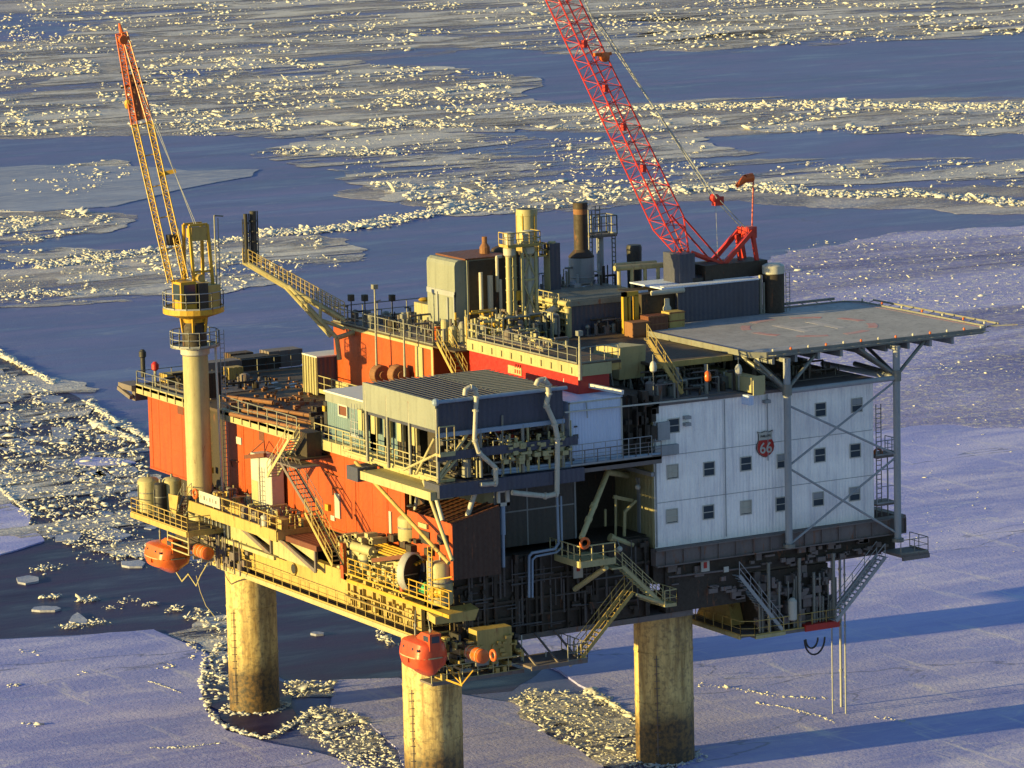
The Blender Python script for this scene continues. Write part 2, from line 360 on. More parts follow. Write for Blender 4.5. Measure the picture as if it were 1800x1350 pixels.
sheet('ice_sheet', [(590,1195),(700,1192),(830,1224),(910,1236),(960,1290),(1060,1345),(1250,1900),(780,1900),(710,1345),(640,1262),(580,1240)], 'sheet', .12, .15, 13, .05)
sheet('ice_sheet', [(1150,520),(1380,440),(1600,405),(2600,360),(2600,760),(1500,760),(1150,700)], 'hazeice', .19, .01, 51, .2, 6)
sheet('ice_sheet', [(-80,835),(0,865),(55,905),(78,950),(0,974),(-80,984)], 'sheet', .14, .2, 17, .05)
sheet('ice_sheet', [(-80,-20),(900,-20),(1900,-20),(1900,52),(1450,62),(1300,92),(1000,95),(860,82),(640,108),(420,100),(250,128),(-80,150),(-80,95),(150,60),(330,20),(100,18),(-80,40)], 'far', .2, .25, 19, .05)
sheet('ice_sheet', [(-80,160),(180,118),(430,128),(640,135),(900,140),(905,225),(700,228),(420,232),(250,238),(-80,240)], 'far', .2, .25, 23, .06)
sheet('ice_sheet', [(905,185),(1300,178),(1900,172),(1900,235),(1500,228),(1250,240),(1060,232),(900,232)], 'far', .2, .25, 29, .06)
sheet('ice_sheet', [(650,318),(900,332),(1100,330),(1300,325),(1900,320),(1900,372),(1500,365),(1300,352),(1100,360),(900,372),(780,378),(640,350)], 'far', .18, .2, 31, .06)
sheet('ice_sheet', [(-80,372),(120,370),(240,385),(180,405),(60,430),(-80,450)], 'far', .18, .2, 37, .06)
sheet('ice_sheet', [(60,470),(330,430),(560,410),(600,430),(400,470),(200,520),(-80,545),(-80,480)], 'far', .18, .2, 41, .05)
sheet('ice_sheet', [(-80,300),(60,290),(250,292),(330,300),(455,297),(440,310),(330,330),(200,362),(60,372),(-80,368)], 'plate', .14, .15, 43, .05)
# plates between the rubble, left of the platform
gx = []
def blob_poly(px, py, wpx, hpx, n=7, seed=0):
    rr = random.Random(seed); return [(px+wpx/2*math.cos(2*math.pi*i/n+rr.uniform(-.3,.3))*rr.uniform(.6,1.1), py+hpx/2*math.sin(2*math.pi*i/n+rr.uniform(-.3,.3))*rr.uniform(.6,1.1)) for i in range(n)]
b = MB()
for i in range(70):
    while True:
        x = random.uniform(-20, 290); y = random.uniform(650, 960)
        if inpoly(x, y, [(-20,640),(160,720),(260,790),(300,960),(80,950),(-20,850)]): break
    wp = random.uniform(18, 75)
    b.prism([at(a, c, Z=.09+.003*(i % 9)) for a, c in blob_poly(x, y, wp, wp*random.uniform(.2,.4), random.randint(4,7), i)], (0,0,-.12))
o = mesh_obj('ice_plates', b, 'plate'); o['kind'] = 'stuff'; o['label'] = 'grey tilted plates of thin ice packed in the broken field left of the platform'
# lone floes in the dark water
for (px, py, wp, hp, lb, mm) in ((180,812,130,20,'long pale blue-white ice floe lying in the broken ice left of the orange wall','sheet'),
      (50,1018,50,14,'small pale floe at the left edge of the dark water','plate'), (82,1069,62,12,'flat pointed floe floating left of a triangular one in the dark water','plate'),
      (137,1087,42,22,'triangular glassy floe drifting in the dark water lower left','plate'), (232,990,66,14,'pale snow-rimmed floe just left of the hanging lifeboat','plate'),
      (558,1112,24,6,'tiny pale floe alone in dark water right of the left leg','plate'), (640,1080,34,8,'faint thin floe under the middle of the yellow walkway','plate')):
    b = MB(); b.prism([at(a, c, Z=.2) for a, c in blob_poly(px, py, wp, hp, 7, px)], (0,0,-.3))
    single('ice_floe', lb, 'ice floe', b, mm, 'lone ice floes in the dark water')
# rubble: thousands of small broken blocks lying on the ice, one mesh
pos = []; siz = []; ZK = 1.15
def drop(px, py, s):
    if random.random() < .025: s *= 2.1
    p = at(px, py, Z=0); pos.append((p.x, p.y)); siz.append(s)
def vnoise(x, y, k=0):
    xi, yi = math.floor(x), math.floor(y); fx, fy = x-xi, y-yi; fx = fx*fx*(3-2*fx); fy = fy*fy*(3-2*fy)
    h = lambda a, b: (math.sin(a*127.1+b*311.7+k*74.7)*43758.5453) % 1
    return (h(xi,yi)*(1-fx)+h(xi+1,yi)*fx)*(1-fy)+(h(xi,yi+1)*(1-fx)+h(xi+1,yi+1)*fx)*fy
def zone(poly, n, smin, smax, thr=.45, k=0, sx=60, sy=9):
    if n > 200 and k not in (20, 21): sheet('slush_ice', poly, 'slush', .06+k*.003 if k not in (1,2,4,6) else .17+k*.002, .01, k, .2, 5)
    xs = [p[0] for p in poly]; ys = [p[1] for p in poly]; c = 0; t = 0
    n = int(n*ZK)
    while c < n and t < n*40:
        t += 1; x = random.uniform(min(xs), max(xs)); y = random.uniform(min(ys), max(ys))
        if not inpoly(x, y, poly): continue
        n1 = vnoise(x/sx, (y+.08*x)/sy, k); n2 = vnoise(x/sx*2.7, (y+.05*x)/sy*2.2, k+3); rd = max(1-abs(2*n1-1), .93*(1-abs(2*n2-1)))
        v = (rd-.62)/.38; w_ = vnoise(x/sx*1.3, y/sy*.7, k+11)
        if k in (1,2,4,6,20,21,3,5): v = .5*v+.5*(vnoise(x/sx*6, y/sy*4, k+5)-.1)*1.6; w_ += .25
        if w_ < thr-.08 or random.random() > max(.015, v)**1.6: continue
        sc = F/(at(x, y, Z=0)-CAM).length; drop(x, y, (smin*.42+(smax*.72-smin*.42)*random.random()**3.2)/sc); c += 1
def ridge(pts, width, n, smin, smax):
    L = [math.dist(a, b) for a, b in zip(pts, pts[1:])]; T = sum(L)
    for _ in range(int(n*1.5)):
        t = random.random()*T; i = 0
        while i < len(L)-1 and t > L[i]: t -= L[i]; i += 1
        f = min(1, t/L[i]); x = pts[i][0]+(pts[i+1][0]-pts[i][0])*f; y = pts[i][1]+(pts[i+1][1]-pts[i][1])*f
        wv = width*(.35+1.0*vnoise(x/22, y/22, 9)); x += random.gauss(0, wv*.8); y += random.gauss(0, wv*.38)
        sc = F/(at(x, y, Z=0)-CAM).length; drop(x, y, (smin*.45+(smax*.75-smin*.45)*random.random()**2.6)/sc)
zone([(-20,640),(160,722),(262,790),(262,830),(240,880),(250,945),(330,990),(190,972),(80,952),(-20,850)], 3600, 2, 8, .38, 1, 40, 10)
zone([(130,930),(400,990),(330,1010),(120,985)], 200, 2, 6, .4, 2, 30, 8)
ridge([(-20,612),(30,640),(95,676)], 5, 420, 3, 9); ridge([(155,710),(205,742),(262,776),(275,790)], 5, 480, 3, 9)
ridge([(165,745),(200,762),(240,778)], 7, 280, 4, 10); ridge([(-10,852),(20,878),(52,905)], 3, 150, 3, 8)
ridge([(388,1138),(358,1170),(354,1205),(366,1250),(385,1275),(430,1292),(468,1302)], 3.5, 230, 3, 10)
sheet('open_water', [(388,1165),(412,1150),(500,1200),(520,1262),(470,1296),(430,1287),(388,1262),(368,1205)], 'water', .185, .01, 47, .08)
ridge([(468,1302),(500,1285),(530,1268),(560,1250)], 5, 160, 3, 9)
ridge([(400,1225),(430,1245),(470,1252),(500,1240)], 5, 170, 3, 9)
ridge([(365,1185),(390,1195),(412,1190)], 6, 120, 3, 9)
zone([(340,1070),(412,1085),(414,1225),(375,1235),(350,1190),(385,1150)], 420, 2, 9, .42, 3, 22, 12)
zone([(515,1265),(560,1242),(625,1255),(672,1300),(705,1352),(720,1420),(640,1380),(575,1320),(530,1290)], 1500, 2, 8, .3, 4, 25, 10)
zone([(500,1198),(590,1200),(592,1226),(500,1228)], 260, 3, 8, .35, 5, 20, 8)
zone([(893,1232),(930,1213),(1040,1220),(1128,1276),(1190,1345),(1180,1370),(1110,1360),(1060,1345),(960,1290)], 1900, 2, 7.5, .32, 6, 30, 10)
ridge([(1035,1215),(1075,1240),(1120,1268),(1128,1276)], 3, 240, 4, 9)
ridge([(690,1090),(665,1120),(690,1135)], 6, 60, 3, 7)
for x, y, n in ((95,1052,26),(150,1058,45),(200,1072,14),(228,1060,16),(262,1066,18),(305,1075,24),(125,1105,45),(170,1098,35),(70,1005,20),(90,1000,25),(340,1090,30),(215,982,40),(250,985,20),(55,1150,6),(20,1210,14),(140,1187,5),(345,1160,10),(60,1278,16),(300,1175,14),(540,1330,10)):
    ridge([(x-15,y),(x+15,y-2)], 7, n, 2, 7)
ridge([(260,1200),(290,1210),(320,1222)], 1.5, 60, 2, 4); ridge([(265,1318),(320,1318),(385,1310)], 2, 50, 2, 5); ridge([(330,1130),(355,1150)], 5, 30, 2, 6)
# middle distance
ridge([(455,412),(560,407),(640,397),(720,383),(790,370),(840,366)], 9, 1500, 3, 9)
ridge([(-20,522),(60,515),(130,520)], 5, 220, 2, 7); ridge([(60,470),(200,452),(330,432),(440,420)], 9, 900, 2, 7)
zone([(-20,440),(300,440),(560,415),(600,470),(420,510),(200,530),(-20,540)], 1800, 2, 7, .52, 8, 60, 8)
zone([(-20,372),(130,370),(240,388),(120,415),(-20,445)], 900, 2, 8, .42, 9, 50, 8)
zone([(20,300),(200,280),(250,300),(140,345),(20,335)], 220, 2, 7, .5, 10, 50, 7)
zone([(460,270),(520,255),(690,258),(700,272),(560,278)], 420, 2, 7, .35, 11, 40, 6)
zone([(640,322),(900,318),(1180,318),(1160,352),(900,375),(780,378),(690,340)], 1700, 2, 9, .38, 12, 50, 9)
ridge([(1180,335),(1330,330),(1500,345),(1600,340),(1700,350),(1820,362)], 8, 1500, 3, 9)
zone([(1150,290),(1820,280),(1820,330),(1150,330)], 380, 2, 7, .52, 13, 50, 7)
ridge([(900,192),(1060,196),(1200,188),(1500,182),(1600,188),(1820,190)], 6, 1300, 3, 8)
zone([(905,185),(1820,180),(1820,240),(1500,235),(1060,232),(900,225)], 1500, 2, 8, .42, 14, 70, 8)
zone([(940,240),(1240,240),(1250,300),(940,320)], 420, 2, 7, .48, 15, 40, 7)
zone([(-20,95),(430,100),(900,130),(905,232),(420,240),(-20,240)], 4600, 2, 8, .46, 16, 90, 7)
ridge([(400,228),(480,220),(560,218),(640,222),(720,218),(830,222)], 4, 700, 2, 7); ridge([(560,165),(760,165),(880,150)], 4, 400, 2, 7)
zone([(-20,-5),(1820,-5),(1820,55),(1100,95),(860,85),(420,100),(-20,90)], 3600, 2, 7, .5, 17, 110, 7)
zone([(550,235),(905,235),(905,330),(640,325)], 380, 2, 6, .52, 18, 60, 7)
zone([(1050,20),(1500,30),(1820,10),(1820,60),(1300,85),(1100,80)], 800, 2, 8, .42, 19, 80, 8)
# specks on the right-hand sheet
zone([(1380,430),(1820,400),(1820,560),(1600,540),(1400,520)], 700, 2, 6, .45, 20, 30, 9)
zone([(1600,600),(1820,580),(1820,1000),(1600,960)], 130, 2, 5, .5, 21, 40, 20)
ridge([(1230,1207),(1300,1215),(1370,1228),(1480,1232)], 5, 90, 2, 6); ridge([(1330,1240),(1370,1245),(1440,1262),(1470,1275)], 2, 90, 2, 5); ridge([(1540,1265),(1600,1275)], 5, 25, 2, 7)
ridge([(1700,640),(1640,650),(1760,660)], 10, 30, 2, 5)
# frozen spray and rubble round the leg feet
for (lx, ly, lr) in LEGS_XY[:3]:
    for _ in range(170):
        a = random.uniform(0, 6.283); rr = lr+abs(random.gauss(0, .4)); pos.append((lx+rr*math.cos(a), ly+rr*math.sin(a))); siz.append(random.uniform(.06,.26))
P_ = np.array(pos); Sz = np.array(siz); n = len(P_)
base = np.array([(-1,-1,-1),(1,-1,-1),(1,1,-1),(-1,1,-1),(-1,-1,1),(1,-1,1),(1,1,1),(-1,1,1)], float)/2
V = base[None]*(1+rng.uniform(-.45,.35,(n,8,3))); V[:, 4:, :2] *= rng.uniform(.5,1.0,(n,1,1))
V *= (Sz[:,None]*np.stack([rng.uniform(.8,2.6,n), rng.uniform(.6,1.3,n), rng.uniform(.22,.62,n)],1))[:,None,:]
an = rng.normal(-.5, .45, n); c, s_ = np.cos(an), np.sin(an)
V = np.stack([V[...,0]*c[:,None]-V[...,1]*s_[:,None], V[...,0]*s_[:,None]+V[...,1]*c[:,None], V[...,2]], -1)
V[...,2] += V[...,0]*rng.normal(0,.4,n)[:,None]
V[...,0] += P_[:,0,None]; V[...,1] += P_[:,1,None]; V[...,2] += .17+(Sz*.12)[:,None]
Fq = np.array([(0,3,2,1),(4,5,6,7),(0,1,5,4),(1,2,6,5),(2,3,7,6),(3,0,4,7)]); Fa = (Fq[None]+np.arange(n)[:,None,None]*8).reshape(-1)
me = bpy.data.meshes.new('ice_rubble'); me.vertices.add(n*8); me.vertices.foreach_set('co', V.reshape(-1)); me.loops.add(len(Fa)); me.loops.foreach_set('vertex_index', Fa.astype(np.int32))
me.polygons.add(n*6); me.polygons.foreach_set('loop_start', (np.arange(n*6)*4).astype(np.int32)); me.polygons.foreach_set('loop_total', np.full(n*6, 4, np.int32)); me.update(calc_edges=True); me.materials.append(M['ice'])
o = bpy.data.objects.new('ice_rubble', me); COL.objects.link(o); o['kind'] = 'stuff'; o['label'] = 'white broken ice blocks heaped in ridges and streaks over the frozen sea'
print('rubble', n)
# ------------------------------------------------------------------ legs
legs = []
LEGLAB = ['front left steel caisson standing in the ring of broken ice', 'nearest steel caisson, behind the low orange lifeboat under the corner', 'right hand steel caisson under the white building, mostly in shade', 'far steel caisson hidden behind the nearest one under the deck']
for i, (x, y, r) in enumerate(LEGS_XY):
    t = Thing('support_caisson', LEGLAB[i], 'platform support', (x, y, -1), 'steel caissons standing in the ice')
    b = MB(); b.lathe((x,y,0), [(r,-1),(r,13.2 if i < 2 else 12.4)], 40); t.part('shaft', b, 'leg', smooth=True)
    b = MB()
    for z in (4.6, 8.4, 11.2): b.lathe((x,y,z), [(r+.012,0),(r+.035,.02),(r+.035,.10),(r+.012,.12)], 40, cap=False)
    t.part('weld_band', b, 'leg', smooth=True)
    b = MB(); a0 = R_(200 if i != 2 else 225)
    for k in range(14): z = 1.0+k*.55; b.beam((x+(r+.12)*math.cos(a0)-.2, y+(r+.12)*math.sin(a0), z), (x+(r+.12)*math.cos(a0)+.2, y+(r+.12)*math.sin(a0)-.1, z), .04)
    b.beam((x+(r+.08)*math.cos(a0), y+(r+.08)*math.sin(a0), .8), (x+(r+.08)*math.cos(a0), y+(r+.08)*math.sin(a0), 8.4), .05)
    t.part('rung_row', b, 'girder')

# ------------------------------------------------------------------ hull and decks
H = Thing('platform_hull', 'big steel platform hull with long orange side wall and dark lower decks', 'oil platform', (0,0,ZB))
b = MB(); b.box(.4,16.2,1.2,47,12.2,17.4); b.box(16.2,36.2,1.2,40,14.4,15.8); b.box(3.1,16.5,6.2,48,17.6,23.9); b.box(16.5,36,12.2,48,17.6,23.9); b.box(.35,16,9,50,17.6,23.9); H.part('inner_structure', b, 'dark')
b = MB(); b.box(.2,19.9,.25,47.2,11.75,12.15); b.box(19.9,37,.9,40,14.1,14.38); H.part('bottom_plate', b, 'girder')
ye = at(712, 900, X=0).y; yr0 = at(398, 800, X=0).y; yr1 = at(364, 800, X=0).y
b = MB(); b.box(0,.3,ye,yr0,Z1,23.55); b.box(0,.3,yr1,50.5,Z1,23.55)
H.part('orange_wall', b, 'orange')
b = MB(); b.box(.9,1.2,yr0,yr1,Z1,23.55); b.box(.3,.9,yr1,yr1+.1,Z1,23.5); H.part('wall_recess', b, 'brown')
b = MB()
for y in (49.8, 33.0, 24.5, 14.5, 9.5): b.box(-.035,0,y,y+.09,Z1,23.5)
for k in range(20):
    y = 7.6+k*2.15
    if not yr0-.1 < y < yr1+.1: b.box(-.014,0,y,y+.035,Z1,23.5)
for z in (19.6, 21.7): b.box(-.012,-.001,ye,yr0,z,z+.03); b.box(-.012,-.001,yr1,50.4,z,z+.03)
for y0, y1, z in ((yr1+.2,50.4,Z1+.02),(ye,yr0,Z1+.02)): b.box(-.08,0,y0,y1,z,z+.14)
H.part('wall_stiffener', b, 'orange')
b = MB(); b.box(-.55,-.003,.0,at(575,775,X=0).y,23.56,24.32); b.box(-.5,-.003,at(560,770,X=0).y,yr0+.2,23.5,24.3); b.box(-.5,-.003,yr1,51.6,23.55,24.3); H.part('deck_edge_fascia', b, 'cream')
b = MB()
for k in range(34):
    y = .6+k*1.5
    if yr0 < y < yr1: continue
    b.box(-.59,-.56,y,y+.12,23.6,24.3)
H.part('edge_cleat', b, 'cream')
b = MB(); b.box(-.5,16.58,.0,51.6,23.95,24.2); b.box(16.57,36.2,12.05,51.6,23.95,24.197); H.part('main_deck', b, 'deck')
b = MB(); b.box(-.9,.5,51.6,54.2,23.7,24.15); b.beam((-.9,51.7,23.2),(-.9,54.1,23.7),.3); b.box(-.6,3,51.62,52.2,22.9,23.7); H.part('deck_overhang', b, 'girder')
# openings and small fittings on the orange wall
b = MB()
def wallbox(b, px0, py0, px1, py1, d=.06, X=0): p, q = at(px0, py0, X=X), at(px1, py1, X=X); b.box(X-d, X-.002, p.y, q.y, q.z, p.z)
wallbox(b, 312,712,323,730,.03); wallbox(b, 455,757,465,776,.03); wallbox(b,444,753,450,757,.03); H.part('wall_opening', b, 'brown')
b = MB(); wallbox(b,417,767,426,782,.1); wallbox(b,590,866,600,912,.12); wallbox(b,685,898,690,938,.1); wallbox(b,583,905,590,916,.1); H.part('wall_cabinet', b, 'white')
b = MB()
for (a_, c_) in (((405,808),(418,812)),((405,808),(408,820)),((570,828),(592,838)),((650,835),(682,842)),((585,856),(600,860)),((585,856),(585,870))): b.tube(at(*a_,X=-.1), at(*c_,X=-.1), .05)
wallbox(b, 572,832,580,838,.04); H.part('wall_bracket', b, 'brown')
b = MB(); wallbox(b,371,820,376,832,.2); wallbox(b,576,885,582,898,.25); H.part('yellow_junction_box', b, 'yellow')
# front lower wall: dark steel with pipework
b = MB(); b.box(.2,16.3,.35,1.2,12.2,17.9); b.box(0,3.05,.3,6,17.4,18.2)
H.part('front_lower_wall', b, 'dark')
b = MB(); rr = random.Random(5)
for i in range(55):
    x = rr.uniform(.4, 16); z = rr.uniform(12.3, 17.5); w_ = rr.uniform(.08,.6); h_ = rr.uniform(.08,.7); dp = rr.uniform(.05,.5); b.box(x, x+w_, .35-dp, .345, z, z+h_)
for i in range(15): x = rr.uniform(.4, 19); b.box(x, x+rr.uniform(.1,.25), .05, .3, 12.2, 17.8 if x < 16 else 14)
for z in (13.4, 14.6, 16.1): b.box(.3, 16.2, .1, .34, z, z+.18)
H.part('wall_fitting', b, 'dark')
b = MB()
for i in range(60): x = rr.uniform(.4, 16); z = rr.uniform(12.3, 16.5); b.tube((x,.12,z),(x,.12,z+rr.uniform(.6,3)),rr.uniform(.04,.1),n=6)
for i in range(22): x = rr.uniform(.4, 14); z = rr.uniform(12.5,17); b.tube((x,.05,z),(x+rr.uniform(.6,3),.05,z),rr.uniform(.03,.08),n=6)
H.part('wall_pipework', b, 'panel')
b = MB(); x0 = at(870,900,Y=3.2).x; x1 = at(1012,900,Y=3.2).x; b.box(x0, x1, 3.2, 6, 17.9, 23.9)
H.part('grey_front_panel', b, 'panel')
b = MB(); b.box(x0-.1,x0,3.1,3.3,17.9,23.9); b.box(x1-.12,x1+.02,3.14,3.3,17.9,23.9); b.box(x0+2.6,x0+2.7,3.17,3.2,17.9,23.9); b.box(x0,x1,3.16,3.2,20.4,20.5); H.part('panel_trim', b, 'grey')
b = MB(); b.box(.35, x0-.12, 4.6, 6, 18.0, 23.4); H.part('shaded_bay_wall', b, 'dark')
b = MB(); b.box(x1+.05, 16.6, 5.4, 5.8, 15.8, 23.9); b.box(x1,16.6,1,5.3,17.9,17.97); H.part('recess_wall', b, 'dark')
# brown topped orange container in the corner bay
c0 = Thing('storage_container', 'orange container with brown ribbed roof in the corner bay under the deck', 'container', (-1,0,Z1))
p = at(795, 922, X=-.9); p2 = at(716, 898, X=-.9); zt0 = p.z
b = MB(); b.prism([(-.86,p.y,17.2),(2.9,p.y,17.2),(2.9,p.y,zt0+.85),(-.86,p.y,zt0)],(0,p2.y-p.y,0)); c0.part('shell', b, 'umber_shade')  # shell coloured dark to paint the shade on the container's front
b = MB(); b.box(-.92,-.862,p.y,p2.y,17.2,zt0+.02); c0.part('end_wall', b, 'orange')
b = MB()
for i in range(9): y = p.y+.1+(p2.y-p.y-.3)*i/8; b.beam((-.9,y,zt0+.05),(2.9,y,zt0+.9),.1,.08)
c0.part('roof_rib', b, 'brown')
b = MB(); wallbox(b,739,917,754,930,.2,-.9); c0.part('vent_hood', b, 'cream'); b = MB(); wallbox(b,739,930,757,958,.12,-.9); c0.part('door', b, 'black')
# lower module right (hanging under the white building)
G = at(1320,1118,Y=0); G2 = at(1470,1100,Y=0)
hm = Thing('hanging_module', 'dark machinery module hanging below the white building with railed walkways', 'platform module', (28,3,9.4))
b = MB(); b.box(G.x+1.2,G2.x-.3,.6,8,G.z+.5,14.1); hm.part('shell', b, 'dark')
b = MB(); b.box(G.x,G2.x,-.6,8.3,G.z-.1,G.z+.12); b.box(G.x-.9,G.x,0,8.6,G.z-.05,G.z+.1); hm.part('floor', b, 'girder')
b = MB(); b.beam((G.x-.9,0,G.z),(G.x-.9,8.6,G.z),.16,.3); b.beam((G.x,-.6,G.z),(G.x+2.6,-.6,G.z),.16,.26); hm.part('kick_plate', b, 'cream')
b = MB(); b.rail([(G.x-.9,8.6,G.z+.1),(G.x-.9,0,G.z+.1),(G.x,-.55,G.z+.1),(G2.x,-.55,G.z+.1)], 1.1, 1.3, .035); hm.part('railing', b, 'ybeam')
b = MB(); b.box(G2.x-3.2,G2.x-.2,-.75,.2,G.z-.12,G.z+.35); hm.part('red_bottom_beam', b, 'red')
b = MB(); b.prism([(G.x+.1,7.6,G.z+.3),(G.x+.1,2.6,G.z+.3),(G.x+.1,3.9,G.z+3.6),(G.x+.1,5.2,G.z+3.9)], (1.0,0,0)); hm.part('louvred_side', b, 'ybeam')
b = MB(); rr = random.Random(9)
for i in range(110):
    x = rr.uniform(G.x+.6, G2.x-.4); z = rr.uniform(G.z+.2, 13.6); b.box(x,x+rr.uniform(.1,.8),rr.uniform(-.3,.4),.595,z,z+rr.uniform(.1,.8))
hm.part('machinery', b, 'girder')
b = MB()
for i in range(16): x = rr.uniform(G.x+.6, G2.x); b.tube((x,-.2,G.z+.2),(x,-.2,G.z+rr.uniform(1.5,4.4)),rr.uniform(.05,.12))
for px in (1406,1352,1466): q = at(px,1090,Y=-.4); b.tube((q.x,-.4,G.z),(q.x,-.4,15.0),.13)
hm.part('hanging_pipe', b, 'steel')
b = MB(); q = at(1393,1065,Y=-.5); b.lathe((q.x,-.5,q.z-1), [(.15,-.1),(.33,0),(.33,1.4),(.15,1.6)], 14); hm.part('white_bottle_tank', b, 'white', smooth=True)
b = MB(); b.stair(at(1378,1110,Y=-.5), at(1300,1012,Y=-.5), (0,1,0)); hm.part('stairway', b, 'grey')
for s_ in (20, 11): 
    b = MB(); cc = at(1432 if s_ == 20 else 1427, 1120, Y=-.3); rad = s_/25*1.0+.1
    b.path([cc+Vector((rad*math.cos(a), 0, rad*1.35*math.sin(a)-.1)) for a in [math.pi+math.pi*k/10 for k in range(11)]], .07, 6)
    hm.part('hose_loop', b, 'black')
# risers hanging down to the ice
for k, (px, lb, rr_) in enumerate(((1464,'leftmost thin riser pipe hanging to the ice right of the dark module',.06),(1479,'thickest riser pipe hanging to the ice right of the dark module',.11),(1487,'rightmost thin riser pipe hanging to the ice right of the dark module',.07))):
    q = at(px, 1256, Y=-.9); b = MB(); base = at(px, 1258 if k != 1 else 1246, Z=0); b.tube((base.x,base.y,-.5),(base.x,base.y,15.2),rr_,n=10)
    for z in (3,7,11): b.tube((base.x,base.y,z),(base.x,base.y,z+.15),rr_*1.5,n=10)
    single('riser_pipe', lb, 'pipe', b, 'grey', 'riser pipes hanging to the ice', True)
# beam under the white building, lower trusses
b = MB(); b.beam((16.4,-.1,16.45),(38.2,-.1,16.45),.7,1.25); b.beam((16.4,-.5,17.0),(38.2,-.5,17.0),.3,.1); b.beam((16.4,-.5,15.85),(38.2,-.5,15.85),.3,.1)
for k in range(15): x = 17.2+k*1.5; b.box(x,x+.06,-.58,-.45,15.9,16.95)
b.beam((38.2,-.1,16.45),(38.2,12,16.45),.7,1.25); H.part('under_beam', b, 'girder')
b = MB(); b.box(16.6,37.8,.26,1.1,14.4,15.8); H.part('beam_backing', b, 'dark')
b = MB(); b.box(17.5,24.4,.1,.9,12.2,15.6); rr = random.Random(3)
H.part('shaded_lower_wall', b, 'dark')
b = MB()
for i in range(50): x = rr.uniform(17.5, 37); z = rr.uniform(12.4 if x < 24 else 14.4, 15.4); b.box(x,x+rr.uniform(.1,.9),-.15,.09,z,z+rr.uniform(.05,.5))
b.tube((17.6,-.2,14.9),(25.5,-.2,14.75),.07); b.box(19.9,20.7,-.1,.05,14.6,15.4)
H.part('lower_wall_fitting', b, 'girder')
b = MB(); q = at(1240,994,Y=-.3); b.box(q.x-.35,q.x+.35,-.3,-.2,q.z-.45,q.z+.45); q2 = at(1016,998,Y=-.3); b.box(q2.x-.35,q2.x+.4,-.3,-.2,q2.z-.75,q2.z+.65); q3 = at(1277,1001,Y=-.3); b.box(q3.x-.2,q3.x+.2,-.3,-.2,q3.z-.2,q3.z+.2); H.part('notice_plate', b, 'white')
b = MB(); b.box(q.x-.15,q.x+.12,-.33,-.302,q.z-.2,q.z+.25); b.box(q2.x-.12,q2.x+.15,-.33,-.302,q2.z-.25,q2.z+.2); H.part('notice_mark', b, 'red')
# right end platform with stair down to the module
b = MB(); b.box(36.5,39,-2.4,.0,14.4,14.6); b.beam((36.6,-2.4,14.3),(39,-2.4,14.3),.15,.3); b.beam((39,-2.4,14.3),(39,0,14.3),.15,.3); H.part('end_landing', b, 'girder')
b = MB(); b.rail([(36.5,-2.35,14.6),(38.95,-2.35,14.6),(38.95,0,14.6)], 1.1, 1.0); H.part('end_landing_railing', b, 'steel')
st = MB(); st.stair(at(1470,1092,Y=-1.2), at(1556,980,Y=-1.2), (0,1.1,0))
single('outer_stair', 'steep dark metal stair climbing from the hanging module to the right end landing', 'stairs', st, 'grey')
b = MB()
for px in (1500,1510,1522): b.tube(at(px-28,1060,Y=.4), at(px+30,985,Y=.4), .06)
H.part('stair_brace', b, 'grey')

# ------------------------------------------------------------------ lower left walkway, girder and side platforms
Wk = Thing('side_walkway', 'long yellow railed walkway running along the lower left side', 'walkway', (-3,16,13))
wp0 = at(385,988,X=-3); wp1 = at(726,1119,X=-3)
wz = 13.08
b = MB(); b.box(-3,.2,wp1.y-.3,wp0.y+1,wz-.12,wz); Wk.part('floor', b, 'deck')
b = MB(); b.beam((-3.05,wp1.y-.3,wz-.12),(-3.05,wp0.y+1,wz-.12),.12,.26); b.beam((-2.6,wp1.y-.3,wz-.42),(-2.6,wp0.y+1,wz-.42),.24,.24); Wk.part('edge_beam', b, 'cream')
b = MB(); b.rail([(-3,wp0.y+1,wz),(-3,wp1.y-.3,wz),(-.2,wp1.y-.3,wz)], 1.1, 1.5, .03, 2); Wk.part('railing', b, 'ybeam')
b = MB()
for k in range(20): y = wp1.y+k*1.55; b.beam((-2.9,y,wz-.2),(0,y,wz-.7),.1)
Wk.part('bracket', b, 'ybeam')
b = MB(); b.box(-2.7,-1.7,1.2,11.6,15.1,15.35); b.box(-2.2,-1.9,.8,11.6,13.3,15.1); b.box(-2.4,-1.85,11.6,31.5,13.3,15.75)
for k in range(7): y = 1.6+k*1.5; b.box(-2.45,-2.2,y,y+.08,13.4,15.1)
Wk2 = Thing('box_girder', 'weathered ochre box girder above the lower left walkway', 'girder', (-2,16,13.2)); Wk2.part('girder', b, 'ybeam')
b = MB()
for (px, py, r2) in ((432,962,.62),(516,1000,.5)):
    q = at(px,py,X=-2.45); b.lathe(q-Vector((.1,0,0)), [(r2,0),(r2,.2)], 20, 'X'); 
Wk2.part('hatch', b, 'ybeam')
b = MB()
for (px, py, r2) in ((432,962,.45),(516,1000,.36)): q = at(px,py,X=-2.55); b.lathe(q-Vector((.03,0,0)), [(r2,0),(r2,.02)], 20, 'X')
Wk2.part('hatch_opening', b, 'black')
b = MB(); rr = random.Random(8)
for k in range(26):
    y = rr.uniform(1.2,11); b.box(-2.95,-2.3,y,y+rr.uniform(.15,.8),15.36,15.36+rr.uniform(.1,.6))
for k in range(26): y = rr.uniform(1.2,11); b.box(-2.56,-2.2,y,y+rr.uniform(.1,.5),13.5,13.5+rr.uniform(.2,1.5))
Wk2.part('pipe_support', b, 'ybeam')
b = MB()
for z, r2 in ((14.1,.05),(14.45,.06)): b.tube((-2.62,1.0,z),(-2.62,11.5,z),r2)
Wk2.part('pipe_run', b, 'ybeam')
